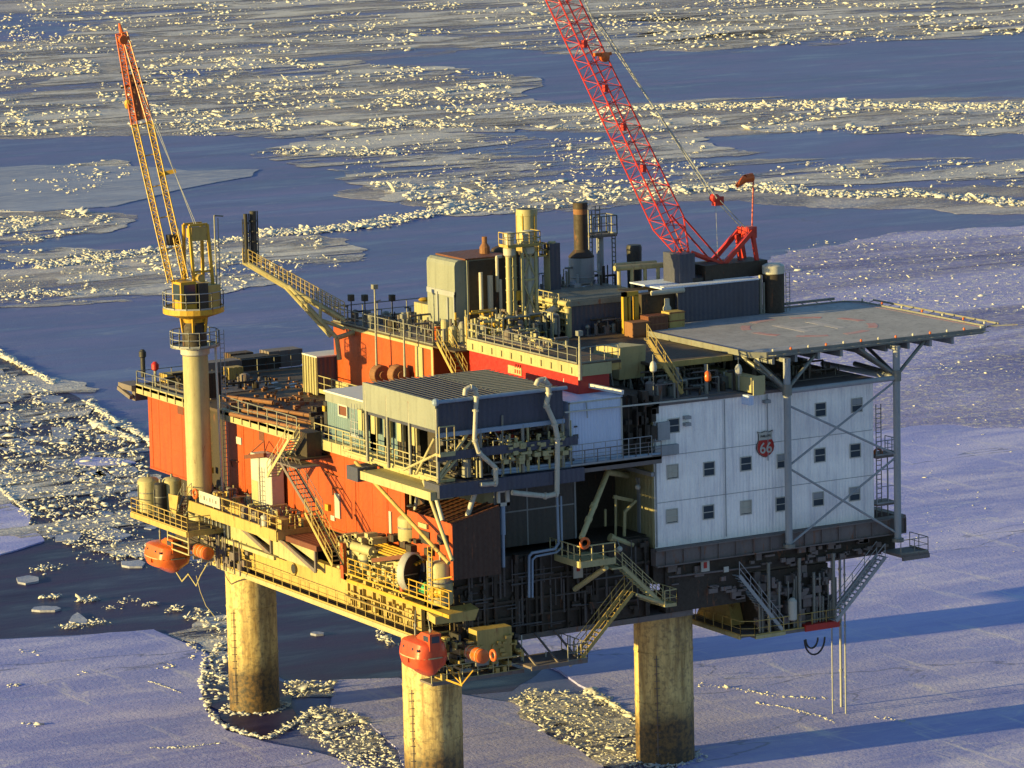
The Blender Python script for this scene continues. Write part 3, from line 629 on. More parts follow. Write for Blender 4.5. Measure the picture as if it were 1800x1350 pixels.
# intermediate platform with braces
Up = Thing('upper_side_platform', 'ochre railed platform on cream triangular braces beside the crane column', 'platform deck', (-3,28,15.3))
ua, ub_ = at(330,885,X=-4), at(487,927,X=-4)
b = MB(); b.box(-4,0,ub_.y,ua.y,17.35,17.55); Up.part('floor', b, 'deck')
b = MB(); b.beam((-4.02,ub_.y,17.3),(-4.02,ua.y,17.3),.16,.85); b.beam((-4,ub_.y,17.3),(0,ub_.y,17.3),.16,.6); Up.part('edge_beam', b, 'ybeam')
b = MB(); b.rail([(-4,ua.y,17.6),(-4,ub_.y,17.6),(-1,ub_.y,17.6)], 1.15, 1.5, .04); Up.part('railing', b, 'ybeam')
b = MB(); y0, y1, y2, y3 = at(337,890,X=-3).y, at(404,905,X=-3).y, at(478,940,X=-3).y, at(556,960,X=-3).y
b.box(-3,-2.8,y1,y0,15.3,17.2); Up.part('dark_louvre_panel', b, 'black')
b = MB()
for k in range(10): y = y1+(y0-y1)*k/10+.2; b.box(-3.08,-3.0,y,y+.12,15.3,17.2)
Up.part('louvre_slat', b, 'grey')
b = MB(); b.prism([(-3,y1-.05,17.0),(-3,y2+.15,15.3),(-3,y1-.05,15.3)], (.15,0,0)); b.prism([(-3,y2-.1,17.0),(-3,y3+.1,15.3),(-3,y2-.1,15.3)], (.15,0,0)); b.prism([(-3,y1-.5,17.2),(-3,y2+.1,17.2),(-3,y2+.1,15.9)], (.15,0,0)); b.prism([(-3,y2-.5,17.2),(-3,y3+.1,17.2),(-3,y3+.1,15.9)], (.15,0,0))
Up.part('brace_panel', b, 'cream')
b = MB(); 
for ya, yb in ((y1,y2),(y2,y3)): b.beam((-3.1,ya-.2,17.15),(-3.1,yb,15.3),.2,.3); b.beam((-3.1,yb,17.2),(-3.1,yb,15.2),.14,.2)
Up.part('brace', b, 'girder')
b = MB(); b.beam((-3.3,y0+.5,15.25),(-3.3,y2-1,15.25),.22,.3); Up.part('lower_beam', b, 'cream')
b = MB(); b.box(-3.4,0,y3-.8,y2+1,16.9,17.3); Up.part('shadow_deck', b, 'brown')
b = MB(); rr = random.Random(12)
for k in range(42):
    y = rr.uniform(ub_.y+.4, ua.y-1); x = rr.uniform(-3.5,-.6); b.box(x,x+rr.uniform(.2,.8),y,y+rr.uniform(.2,.9),17.56,17.56+rr.uniform(.1,.8))
Up.part('stowed_gear', b, 'ybeam')
b = MB(); q, q2 = at(350,858,X=-4.1), at(386,872,X=-4.1); b.box(-4.12,-4.06,q2.y,q.y,17.9,18.8)
o = single('name_board', 'white lettered board fixed to the railing at the crane column foot', 'sign', b, 'white')
b = MB()
for k, (hh, ww) in enumerate(((.3,.05),(.3,.16),(.18,.06),(.3,.12),(.3,.05),(.24,.14))): yy = q.y-.3-k*(q.y-q2.y-.5)/6; b.box(-4.135,-4.12,yy,yy-ww,18.2,18.2+hh)
e = mesh_obj('worn_lettering', b, 'black', o.location); e.parent = o
# far left boat station
Bs = Thing('boat_station', 'small cluttered platform above the hanging orange lifeboat at far left', 'platform deck', (-5,39,13))
sa, sb = at(231,893,X=-6), at(330,938,X=-6); sz = 16.0
b = MB(); b.box(-6,-.2,sb.y,sa.y,sz-.15,sz); Bs.part('floor', b, 'deck')
b = MB(); b.beam((-6.05,sb.y,sz-.15),(-6.05,sa.y,sz-.15),.14,.42); b.beam((-6,sb.y,sz-.15),(0,sb.y,sz-.15),.14,.35); Bs.part('edge_beam', b, 'ybeam')
b = MB(); b.rail([(0,sa.y,sz),(-6,sa.y,sz),(-6,sb.y,sz),(-4,sb.y,sz)], 1.15, 1.0, .038, 3); Bs.part('railing', b, 'ybeam')
b = MB(); zz = sz-.3
for y in (sb.y+.3, sb.y+4.0):
    b.beam((-5.8,y,zz),(-5.8,y,zz-1.5),.12); b.beam((-3.2,y,zz),(-3.2,y,zz-1.5),.12); b.beam((-5.8,y,zz-1.5),(-3.2,y,zz-1.5),.12); b.beam((-5.8,y,zz),(-3.2,y,zz-1.5),.08)
for z in (zz-.5,zz-1.0,zz-1.5): b.beam((-5.8,sb.y+.3,z),(-5.8,sb.y+4.0,z),.1); b.beam((-3.2,sb.y+.3,z),(-3.2,sb.y+4.0,z),.1)
Bs.part('davit_frame', b, 'cream')
b = MB(); b.stair(at(303,914,X=-4.2), at(324,872,X=-4.2), (1,0,0)); Bs.part('stair', b, 'steel')
b = MB(); rr = random.Random(4)
for k in range(60): y = rr.uniform(sb.y-4, sb.y+2); z = rr.uniform(12.9,15.4); x = rr.uniform(-3.8,-.3); b.box(x,x+rr.uniform(.1,.7),y,y+rr.uniform(.1,.8),z,z+rr.uniform(.1,.6))
for k in range(14): y = rr.uniform(sb.y-5, sb.y+2); b.tube((-3.6,y,13.0),(-3.6,y,15.6),.06)
Bs.part('winch_gear', b, 'girder')
def tank(px, py, r, h, lb, m, X=-4, z0=None, grp=None, name='storage_tank'):
    q = at(px, py, X=X); z0 = q.z if z0 is None else z0; t = Thing(name, lb, 'tank', (X,q.y,z0), grp)
    b = MB(); b.lathe((X,q.y,z0), [(r,0),(r,h-.3*r),(r*.8,h-.1*r),(r*.3,h)], 20); t.part('shell', b, m, smooth=True)
    b = MB(); b.tube((X,q.y,z0+h-.05),(X,q.y,z0+h+.25),.1); b.lathe((X,q.y,z0+h*.55),[(r+.005,0),(r+.03,.02),(r+.03,.08),(r+.005,.1)],20,cap=False); b.beam((X-r-.05,q.y,z0),(X-r-.05,q.y,z0+h*.8),.06); t.part('fitting', b, 'steel'); return t
tank(262,882,.85,2.7,'white round tank at the far left platform edge','cream',-4.6,sz)
tank(283,890,.5,2.6,'narrow dark tank right of the white one on the far left platform','black',-4.6,sz)
tank(303,880,.75,2.9,'cream tank beside the crane column foot on the far left platform','cream',-3.6,sz)
tank(288,872,.3,2.2,'slim white cylinder between the tanks on the far left platform','white',-3.9,sz)
tank(466,935,.3,.9,'small white drum on the ochre platform railing near its right end','white',-3.8,17.6)
b = MB(); b.prism([at(296,868,X=-5), at(313,872,X=-5), at(309,905,X=-5), at(298,895,X=-5)], (.1,0,0)); single('orange_tarpaulin', 'torn orange tarpaulin tied over the railing above the lifeboat', 'tarpaulin', b, 'ybeam')
# ------------------------------------------------------------------ lifeboats
def lifeboat(px, py, X, lb, L=3.9, Wd=2.9, Hh=2.5, bm='boat', grp='enclosed orange lifeboats'):
    q = at(px, py, X=X); cx, cy, cz = q; t = Thing('lifeboat', lb, 'lifeboat', (cx,cy,cz-Hh/2), grp)
    # hull: stations along Y, section points (x, z)
    def shell(sec, m, name):
        b = MB(); vs = []; ny = 15
        for j in range(ny):
            s_ = -1+2*j/(ny-1); k = (1-abs(s_)**3.6)**.5*.52+.48 if abs(s_) < 1 else .48; lift = .3*abs(s_)**3
            for (sx, sz_) in sec: vs.append((cx+sx*Wd/2*k, cy+s_*L/2, cz+Hh/2*(sz_*(.55+.45*k))+lift*(1 if sz_ < 0 else 0)))
        n = len(sec); fs = [(j*n+i, (j+1)*n+i, (j+1)*n+i+1, j*n+i+1) for j in range(ny-1) for i in range(n-1)]
        fs += [tuple(range(n)), tuple(range((ny-1)*n+n-1, (ny-1)*n-1, -1))]
        b.add(vs, fs); return t.part(name, b, m, smooth=True)
    shell([(-1.0,.02),(-.97,-.2),(-.86,-.55),(-.40,-.80),(-.1,-1.02),(.1,-1.02),(.40,-.80),(.86,-.55),(.97,-.2),(1.0,.02)], bm, 'hull')
    shell([(1.0,.02),(.96,.3),(.80,.72),(.62,.80),(.3,.84),(0,.85),(-.3,.84),(-.62,.80),(-.80,.72),(-.96,.3),(-1.0,.02)], bm, 'canopy')
    b = MB(); pts = []
    for j in range(25): a = 2*math.pi*j/24; pts.append(Vector((cx+math.copysign(abs(math.cos(a))**.75, math.cos(a))*Wd*.515, cy+math.copysign(abs(math.sin(a))**.75, math.sin(a))*L*.51, cz+.03)))
    b.path(pts, .05, 6); t.part('rubbing_strake', b, 'cream')
    b = MB(); b.box(cx-.45,cx+.45,cy-L*.52,cy-L*.18,cz+Hh*.2,cz+Hh*.62); b.prism([(cx-.45,cy-L*.18,cz+Hh*.3),(cx-.45,cy+.1,cz+Hh*.46),(cx-.45,cy-L*.18,cz+Hh*.62)],(.9,0,0)); t.part('helm_cupola', b, bm)
    b = MB(); b.box(cx-.462,cx-.452,cy-L*.46,cy-L*.26,cz+Hh*.42,cz+Hh*.56); b.box(cx-.3,cx+.3,cy-L*.53,cy-L*.522,cz+Hh*.4,cz+Hh*.56); t.part('cupola_window', b, 'glass')
    for s_ in (-.62,-.3,.3,.62):
        b = MB(); b.lathe((cx-Wd*.445,cy+s_*L*.62,cz+Hh*.22), [(.10,-.04),(.10,.02)], 12, 'X'); t.part('porthole', b, 'glass')
    b = MB(); b.box(cx-Wd*.53,cx-Wd*.40,cy-.32,cy+.32,cz-.35,cz-.02); t.part('side_hatch', b, bm)
    for s_ in (-.62,.62):
        b = MB(); b.tube((cx,cy+s_*L/2,cz+Hh*.4),(cx,cy+s_*L/2,cz+Hh*.62),.07); b.lathe((cx-.04,cy+s_*L/2,cz+Hh*.66),[(.14,0),(.14,.08)],12,'X'); t.part('lifting_hook', b, 'steel')
        b = MB(); b.tube((cx,cy+s_*L/2,cz+Hh*.66),(cx-.05,cy+s_*L*.4,cz+Hh*.66+1.1),.03,n=5); t.part('fall_wire', b, 'steel')
    return t
lifeboat(294,976,-5.4,'orange enclosed lifeboat hanging alone at the far left end')
lifeboat(744,1150,-5,'orange enclosed lifeboat hanging in front of the nearest caisson', 3.5, 2.6, 2.8, 'redboat')
def raft(px, py, X, lb, k=0):
    q = at(px,py,X=X); t = Thing('liferaft_canister', lb, 'life raft', q-Vector((0,0,.5)), 'orange liferaft canisters')
    b = MB(); b.lathe(q, [(.28,-1.0),(.5,-.9),(.52,-.05),(.52,.05),(.5,.9),(.28,1.0)], 16, 'Y'); t.part('shell', b, 'boat', smooth=True)
    b = MB()
    for s_ in (-.6,0,.6): b.lathe(q+Vector((0,s_,0)), [(.53,-.04),(.55,-.03),(.55,.03),(.53,.04)], 16, 'Y', cap=False)
    t.part('strap', b, 'cream'); b = MB(); b.box(q.x-.5,q.x+.5,q.y-.8,q.y-.65,q.z-.65,q.z-.4); b.box(q.x-.5,q.x+.5,q.y+.65,q.y+.8,q.z-.65,q.z-.4); t.part('cradle', b, 'steel'); return t
raft(357,970,-5.0,'orange liferaft canister right of the far left lifeboat')
raft(838,1150,-2.0,'orange liferaft canister right of the lifeboat at the nearest caisson')
b = MB(); q = at(336,962,X=-3.3); b.box(q.x-.03,q.x,q.y-.3,q.y+.3,q.z-.25,q.z+.25); single('safety_sign', 'small pink safety sign between the lifeboat and the liferaft canister', 'sign', b, 'red')
def lifering(px, py, X, lb, axis='X', Y=None):
    q = at(px,py,X=X) if Y is None else at(px,py,Y=Y); b = MB(); n = 20; vs = []; fs = []
    for i in range(n):
        a = 2*math.pi*i/n
        for j in range(8):
            c = 2*math.pi*j/8; R = .34+.1*math.cos(c); p = (.1*math.sin(c), R*math.cos(a), R*math.sin(a))
            if axis == 'Y': p = (p[1], p[0], p[2])
            vs.append(q+Vector(p))
    fs = [(i*8+j, ((i+1)%n)*8+j, ((i+1)%n)*8+(j+1)%8, i*8+(j+1)%8) for i in range(n) for j in range(8)]
    b.add(vs, fs); single('life_ring', lb, 'life ring', b, 'boat', 'orange life rings', True)
lifering(1028,955,None,'orange life ring on the small bracket platform below the blue pipe','Y',-3.35)
lifering(867,1152,-2.4,'orange life ring beside the lower landing under the corner')
lifering(1543,797,None,'life ring on the slim ladder tower at the right end of the white building','Y',.6)
lifering(343,868,-4.2,'red life ring on the railing at the crane column foot')
# suspended ropes under the boats
b = MB(); b.path([at(308,1003,X=-4), at(320,1022,X=-4), at(332,1008,X=-4)], .06, 5); b.path([at(330,1008,X=-4), at(345,1030,X=-4), at(352,1012,X=-4), at(365,990,X=-4)], .05, 5); b.path([at(345,1012,X=-4), at(352,1040,X=-4), at(362,1065,X=-4), at(378,1085,X=-4)], .025, 4)
single('mooring_ropes', 'tangle of pale ropes dangling below the far left lifeboat', 'rope', b, 'cream')
b = MB(); b.path([at(785,1195,X=-3), at(812,1205,X=-3), at(806,1180,X=-3)], .07, 5); b.path([at(790,1180,X=-3), at(812,1203,X=-3), at(832,1178,X=-3)], .05, 5); b.path([at(775,1160,X=-3), at(800,1185,X=-3)], .05, 5)
single('boat_bumper_frame', 'yellow bent tube frame hanging right of the near lifeboat', 'frame', b, 'yellow')
# ------------------------------------------------------------------ corner landing under the near corner
Cl = Thing('corner_landing', 'cluttered ochre landing with canvas awning under the near corner', 'platform deck', (-1,0,10.5))
z0 = 12.4
b = MB(); b.box(-2.8,4.6,-1.6,.2,9.9,10.05); b.beam((-2.8,-1.6,10),(4.6,-1.6,10),.12,.25); Cl.part('floor', b, 'girder')
b = MB(); b.prism([at(765,1085,Y=-1.4), at(765,1098,Y=-1.4), at(835,1090,Y=-1.4), at(842,1070,Y=-1.4)], (0,1.2,.2)); Cl.part('awning', b, 'ybeam')
b = MB(); b.box(1.0,3.8,-1.4,-.2,11.0,13.3); Cl.part('stained_housing', b, 'ybeam')
b = MB(); rr = random.Random(21)
for k in range(90):
    x = rr.uniform(-2.6,4.4); z = rr.uniform(10.1,12.6); b.box(x,x+rr.uniform(.08,.5),rr.uniform(-1.7,-.6),-.3,z,z+rr.uniform(.08,.5))
Cl.part('machinery', b, 'ybeam')
b = MB()
for k in range(60): x = rr.uniform(-2.6,4.4); z = rr.uniform(10.1,12.9); b.box(x,x+rr.uniform(.08,.4),-1.2,.2,z,z+rr.uniform(.1,.6))
Cl.part('dark_gear', b, 'black')
b = MB(); b.rail([(-2.8,-1.6,10.05),(4.6,-1.6,10.05)],1.1,1.2,.035); b.beam((-2.9,.5,12.8),(-2.2,-2.2,12.6),.25,.2); b.beam((-2.9,.1,12.55),(-2.2,-2.4,12.3),.2,.2); Cl.part('railing', b, 'cream')
b = MB()
for px in (873,918,960,1003): q = at(px,1170,Y=-1); b.lathe((q.x,-1,q.z-.1), [(.05,0),(.14,.1),(.14,1.0 if px in (873,918) else .4),(.05,1.1 if px in (873,918) else .5)], 10); b.tube((q.x,-1,q.z),(q.x,-1,q.z+2.2 if px != 960 else q.z+1),.05)
Cl.part('white_float', b, 'white', smooth=True)
# lower stair landing in the front
LY = -3.2
a0, a1 = at(905,1172,Y=LY), at(1030,1160,Y=LY)
Ls = Thing('lower_landing', 'small grated landing with long stair at the bottom of the dark front', 'landing', (7,-1,a1.z))
b = MB(); b.box(4.2,a1.x,LY-.2,.2,a1.z-.05,a1.z+.1); b.beam((4.2,LY-.2,a1.z),(a1.x,LY-.2,a1.z),.12,.3)
for x in (4.8,6.6,8.2): b.beam((x,LY,a1.z),(x,.2,a1.z+1.6),.12)
Ls.part('floor', b, 'girder')
b = MB(); b.rail([(7.2,LY-.2,a1.z+.1),(a1.x,LY-.2,a1.z+.1),(a1.x,.2,a1.z+.1)],1.2,1.0,.04); Ls.part('railing', b, 'steel')
b = MB(); b.stair(at(1022,1158,Y=LY), at(1112,1042,Y=LY), (0,1.1,0)); Ls.part('stair', b, 'ybeam')
b = MB(); b.stair(at(1165,1062,Y=LY), at(1094,996,Y=LY), (0,.9,0)); Ls.part('upper_stair', b, 'cream')
b = MB(); q = at(1165,1064,Y=LY); b.box(q.x,q.x+1,LY-.3,.2,q.z-.12,q.z); b.rail([(q.x,LY-.3,q.z),(q.x+1,LY-.3,q.z),(q.x+1,.2,q.z)],1.1,.9,.04); b.tube(at(1118,1045,Y=LY-.1),at(1170,1062,Y=LY-.1),.12); q3 = at(1094,996,Y=LY); b.box(q3.x-.9,q3.x,LY-.1,.2,q3.z-.12,q3.z); Ls.part('stair_landing', b, 'cream')
# bracket platform with ring
q = at(1020,985,Y=LY); q2 = at(1082,995,Y=LY); bz_ = at(1045,990,Y=LY).z
Bp = Thing('bracket_platform', 'small sunlit railed platform on a thick diagonal strut below the blue pipe', 'platform deck', (10,-2,bz_))
b = MB(); b.box(q.x,q2.x,LY,1,bz_-.1,bz_+.1); b.beam((q.x,LY,bz_),(q.x,1,bz_),.14,.45); b.beam((q.x,LY,bz_),(q2.x,LY,bz_),.14,.45); Bp.part('floor', b, 'cream')
b = MB(); b.rail([(q.x,1,bz_+.1),(q.x,LY,bz_+.1),(q2.x,LY,bz_+.1)],1.2,.9,.05); Bp.part('railing', b, 'cream')
b = MB(); b.tube(at(1066,997,Y=LY), at(1010,1036,Y=-.2), .2, n=12); Bp.part('strut', b, 'cream', smooth=True)
b = MB(); b.tube(at(1068,830,Y=.5), at(1022,946,Y=-2.6), .2, n=12); b.tube(at(1068,830,Y=.5), at(1103,836,Y=3.5), .22, n=12); b.tube(at(1045,886,Y=-1.0), at(1042,893,Y=-1.15), .26, n=12); b.tube(at(1036,910,Y=-1.6), at(1033,917,Y=-1.75), .26, n=12)
single('crossover_pipe', 'thick yellow-grey pipe sloping down to the small bracket platform', 'pipe', b, 'cream', smooth=True)
b = MB(); b.tube(at(1075,945,Y=.5), at(1112,958,Y=.5), .22, n=10); b.tube(at(1072,944,Y=.5), at(1076,946,Y=.5), .3, n=10); b.path([at(1118,880,Y=1.5),at(1098,900,Y=1.5),at(1097,955,Y=1.5)],.13); b.tube(at(1082,870,Y=2),at(1082,945,Y=2),.1); b.tube(at(1064,895,Y=2.5),at(1064,925,Y=2.5),.1); b.beam(at(1078,873,Y=2),at(1112,880,Y=2),.2,.25)
single('recess_pipework', 'cream valves and pipes in the dark recess left of the white building', 'pipework', b, 'cream', smooth=False)
for (px,py,yy,r2,lb) in ((1121,856,1.2,.22,'blue-white globe lamp beside the ribbed yellow strip of the building'),(1089,965,-.6,.22,'blue-white globe lamp above the small bracket platform'),(1028,822,-1.2,.2,'pale globe lamp under the blue pipe')):
    q = at(px,py,Y=yy); t = Thing('globe_lamp', lb, 'lamp', q, 'globe lamps on the front'); b = MB(); b.ball(q, r2, 12); t.part('globe', b, 'white', smooth=True); b = MB(); b.tube(q+Vector((0,0,r2)), q+Vector((0,.3,r2+.4)), .04); t.part('bracket', b, 'steel')

# ------------------------------------------------------------------ white accommodation block
A0, A1, AY = 16.65, 35.75, 12.0; AZ0, AZ1 = 17.1, 27.45
Ac = Thing('accommodation_block', 'big white windowed block with a red and white shield sign', 'building', (26,0,AZ0))
b = MB(); b.box(A0,A1,0,AY,AZ0,AZ1); Ac.part('wall', b, 'siding')
b = MB(); b.box(A0-.06,A1+.1,-.08,AY,AZ1,AZ1+.22); Ac.part('roof', b, 'girder')
b = MB(); b.box(A0-.05,A0+.0,.02,5.5,AZ0,AZ1); b.prism([(A0-.1,.1,17.3),(A0-.1,3.2,17.3),(A0-.1,4.4,18.3),(A0-.1,4.4,20.8),(A0-.1,3.2,21.9),(A0-.1,.1,22.2)],(.06,0,0)); Ac.part('end_panel', b, 'creamrib')
b = MB(); b.box(A0-.3,A0+.02,-.1,5,22.4,22.7); b.box(A0-.15,A0,1.8,2.2,17.2,22); Ac.part('end_ledge', b, 'grey')
for (px, py, dk) in ((1184,748,1),(1442,720,1),(1506,712,0),(1182,829,2),(1246,824,1),(1311,815,1),(1375,810,0),(1441,800,1),(1503,792,1),(1181,907,2),(1245,900,1),(1311,892,2),(1373,886,1),(1438,877,0),(1502,868,0)):
    q = at(px,py,Y=0); w_, h_ = .43, .47
    b = MB(); b.box(q.x-w_,q.x+w_,-.02,-.004,q.z-h_,q.z+h_); g = Ac.part('window', b, 'glass')
    b = MB()
    for x0,x1,z0_,z1_ in ((-w_-.07,-w_,-h_-.07,h_+.07),(w_,w_+.07,-h_-.07,h_+.07),(-w_,w_,h_,h_+.07),(-w_,w_,-h_-.07,-h_),(-w_,w_,-.03,.03)): b.box(q.x+x0,q.x+x1,-.06,-.003,q.z+z0_,q.z+z1_)
    Ac.part('frame', b, 'white', parent=g)
    if dk != 1: b = MB(); b.box(q.x-w_+.02,q.x+w_-.02,-.028,-.021,q.z+.05 if dk == 0 else q.z-h_+.05,q.z+h_-.02); Ac.part('blind', b, 'grey' if dk == 0 else 'pipe', parent=g)
b = MB()
for px, py in ((1205,733),(1205,745),(1345,705)): q = at(px,py,Y=0); b.box(q.x-.25,q.x+.25,-.4,0,q.z-.12,q.z+.12)
q = at(1145,800,Y=0); b.box(A0-.1,A0+1.9,-.4,-.01,23.9,24.6); b.box(A0+.2,A0+1.2,-.35,-.02,25,26.3); Ac.part('wall_vent', b, 'grey')
b = MB(); b.path([(A0+.05,-.15,17.2),(A0+.05,-.15,27.2)],.07); b.path([(A0+6,-.12,17.3),(A0+6,-.12,27.4)],.04); b.path([(A0+9.7,-.12,22.5),(A0+9.7,-.12,27.4)],.04); Ac.part('downpipe', b, 'grey')
b = MB(); b.box(A0+.1,A1-.1,-.02,-.004,20.37,20.41); b.box(A0+.1,A1-.1,-.02,-.004,23.77,23.81); Ac.part('seam_strip', b, 'grey')
# shield sign
q = at(1344,780,Y=0); sg = Thing('shield_sign', 'shield shaped sign with red lower half and white 66 on the white wall', 'sign', (q.x,-.1,q.z-.9))
def shield(s): 
    top = [(-.62,.82),(-.70,1.0),(-.35,.90),(0,1.0),(.35,.90),(.70,1.0),(.62,.82)]
    side = [(.60,.5),(.62,.28),(.74,.05),(.80,-.25),(.72,-.55),(.50,-.80),(.2,-.96),(0,-1.04)]
    pts = top+side+[(-x,z) for x,z in side[:-1][::-1]]; return [(x*s,z*s) for x,z in pts]
def plate(poly, y, th): b = MB(); b.prism([(q.x+x, y, q.z+z) for x,z in poly], (0,th,0)); return b
sg.part('border', plate(shield(.97), -.10, .06), 'black'); sg.part('shield_face', plate(shield(.93), -.125, .02), 'white')
low = [(-.56,.30),(.56,.30),(.68,.03),(.72,-.25),(.64,-.53),(.44,-.74),(.18,-.88),(0,-.95),(-.18,-.88),(-.44,-.74),(-.64,-.53),(-.72,-.25),(-.68,.03)]
sg.part('red_field', plate(low, -.145, .015), 'red')
sg.part('number', text_mb('66', 1.12, (q.x,-.165,q.z-.32), (1,0,0), (0,0,1), .02, .98), 'white'); sg.part('lettering', text_mb('PHILLIPS', .24, (q.x,-.145,q.z+.58), (1,0,0), (0,0,1), .02, 1), 'black')

# ------------------------------------------------------------------ helideck
HZ = 30.4; hn, hr = Vector((26.3,0,HZ)), Vector((46.6,0,HZ))
Hd = Thing('helideck', 'wide flat helicopter deck with faded red and white markings on slanted struts', 'helideck', (36,9,27))
hp = [(26.3,-.2),(45.6,-.2),(46.7,1.0),(46.9,17.6),(45.9,18.7),(26.3,19.2),(25.2,17.6),(25.4,.6)]
b = MB(); b.prism([(x,y,HZ-.32) for x,y in hp], (0,0,.32)); Hd.part('deck_plate', b, 'heli')
b = MB()
for i in range(8): (x0_,y0_),(x1_,y1_) = hp[i], hp[(i+1)%8]; b.beam((x0_,y0_,HZ-.1),(x1_,y1_,HZ-.1),.14,.42)
Hd.part('rim', b, 'steel')
b = MB(); cx, cy = 36.3, 9.2; seg = 64
for k in range(seg):
    if k % 8 > 4: continue
    a, c_ = 2*math.pi*k/seg, 2*math.pi*(k+1)/seg; pts = [(cx+R*math.cos(t), cy+R*math.sin(t), HZ+.004) for R, t in ((4.5,a),(5.2,a),(5.2,c_),(4.5,c_))]; b.prism(pts, (0,0,.006))
Hd.part('red_ring_mark', b, 'wornred')
b = MB(); b.box(cx-1.9,cx-1.1,cy-2.2,cy+2.2,HZ+.004,HZ+.012); b.box(cx+1.1,cx+1.9,cy-2.2,cy+2.2,HZ+.004,HZ+.012); b.box(cx-1.1,cx+1.1,cy-.4,cy+.4,HZ+.004,HZ+.012); Hd.part('letter_mark', b, 'heli2')
b = MB()
for (x0_,y0_,x1_,y1_) in ((26.6,.3,46.3,.45),(46.2,.5,46.35,18),(26,18.6,46,18.75),(25.8,.6,25.95,18)): b.box(x0_,x1_,y0_,y1_,HZ+.004,HZ+.011)
Hd.part('edge_line_mark', b, 'wornred')
b = MB(); 
for y in (3,7,11,15): b.beam((25.6,y,HZ-.55),(46.6,y,HZ-.55),.2,.42)
for x in (27,29,31,33,35,37,39,41,43): b.beam((x,0,HZ-.62),(x,18.4,HZ-.62),.22,.5)
Hd.part('underside_beam', b, 'grey')
b = MB()                                                 # safety net frames slanting outward
for x0_,x1_ in ((26.4,45.4),):
    n = 16
    for i in range(n+1): x = x0_+(x1_-x0_)*i/n; b.beam((x,-.3,HZ-.15),(x,-1.3,HZ+.0),.05)
    b.beam((x0_,-1.3,HZ),(x1_,-1.3,HZ),.06); 
for i in range(13): y = 1.2+i*1.35; b.beam((46.9,y,HZ-.15),(48,y,HZ+.1),.05)
b.beam((48,1,HZ+.1),(48,17.6,HZ+.1),.08,.14); b.beam((46.9,1,HZ),(48.6,-.6,HZ+.15),.08)
for i in range(15): x = 26.5+i*1.35; b.beam((x,18.9,HZ-.15),(x,20.1,HZ+.1),.05)
b.beam((26.4,20.1,HZ+.1),(46,20.1,HZ+.1),.08,.2); Hd.part('safety_net_frame', b, 'steel')
for i in range(13):
    q = Vector((26.8+i*1.55,-.28,HZ+.12)); b = MB(); b.lathe(q, [(.06,0),(.09,.05),(.09,.14),(.04,.2)], 8); Hd.part('deck_light', b, 'boat' if i % 2 else 'white')
for i in range(7):
    q = Vector((46.95,1.4+i*2.7,HZ+.12)); b = MB(); b.lathe(q, [(.06,0),(.09,.05),(.09,.14),(.04,.2)], 8); Hd.part('deck_light', b, 'boat' if i % 2 else 'white')
# columns and struts carrying the helideck
YC = -1.0
ca = at(1385,800,Y=YC).x; cb = at(1577,800,Y=YC).x
cz = lambda py, x: zat(x, YC, py)
for x, z0_, lb in ((ca, cz(962,ca), 'left steel column in front of the white wall carrying the helideck'), (cb, cz(952,cb), 'right steel column carrying the helideck corner beyond the white building')):
    t = Thing('helideck_column', lb, 'column', (x,YC,z0_), 'helideck columns')
    b = MB(); b.tube((x,YC,z0_),(x,YC,HZ-.34),.27,n=16); t.part('post', b, 'grey', smooth=True)
    b = MB(); zj = cz(685,ca) if x == ca else cz(660,cb); b.tube((x,YC,zj-.4),(x,YC,zj+.4),.36,n=16); b.tube((x,YC,z0_),(x,YC,z0_+.25),.45,n=16); t.part('joint_sleeve', b, 'steel', smooth=True)
    b = MB()
    for dx, dy in ((-2.6,.3),(-1.9,3.2),(3.6,.6),(3.2,4.0),(1.2,6.5),(-1.0,6.0)): b.tube((x,YC,zj),(x+(dx if (x == cb or dx > 0) else dx*.8),YC+.8+max(0,dy),HZ-.4),.14,n=10)
    b.box(x-.25,x+.25,YC-.2,YC+1.4,HZ-.62,HZ-.33)
    b.tube((x,YC,zj),(x+.4,YC+6.0,zj+.1),.2,n=10); t.part('strut', b, 'steel', smooth=True)
b = MB(); S_ = lambda x, py: (x, YC, cz(py, x))
b.tube(S_(ca,688), S_(cb,664), .2, n=12)
for a_, c_ in (((ca,712),(cb,800)),((ca,820),(cb,668)),((ca,822),(cb,938)),((ca,958),(cb,802))): b.tube(S_(*a_), S_(*c_), .085, n=10)
b.tube(S_(cb,664),(cb-.5,8,cz(664,cb)),.22,n=10)
single('column_bracing', 'thin crossed steel bracing between the two helideck columns in front of the windows', 'bracing', b, 'grey', smooth=True)
# slim ladder tower at the right end
Lt = Thing('ladder_tower', 'slim ladder tower and small landing at the right end of the white building', 'ladder', (36.5,.5,17.2))
b = MB(); b.ladder((36.2,.3,17.1),(36.2,.3,25.6),(.45,0,0),.04); b.tube((37.2,.3,17.1),(37.2,.3,22),.05); Lt.part('ladder', b, 'steel')
b = MB(); b.box(35.9,37.9,-.2,1.6,21.6,21.8); b.box(35.9,37.9,-.2,1.6,18.0,18.15); Lt.part('landing', b, 'girder')
b = MB(); b.rail([(35.9,-.2,21.8),(37.9,-.2,21.8),(37.9,1.6,21.8)],1.1,.8,.04); b.rail([(35.9,-.2,18.15),(37.9,-.2,18.15)],2.6,.8,.04); Lt.part('railing', b, 'grey')
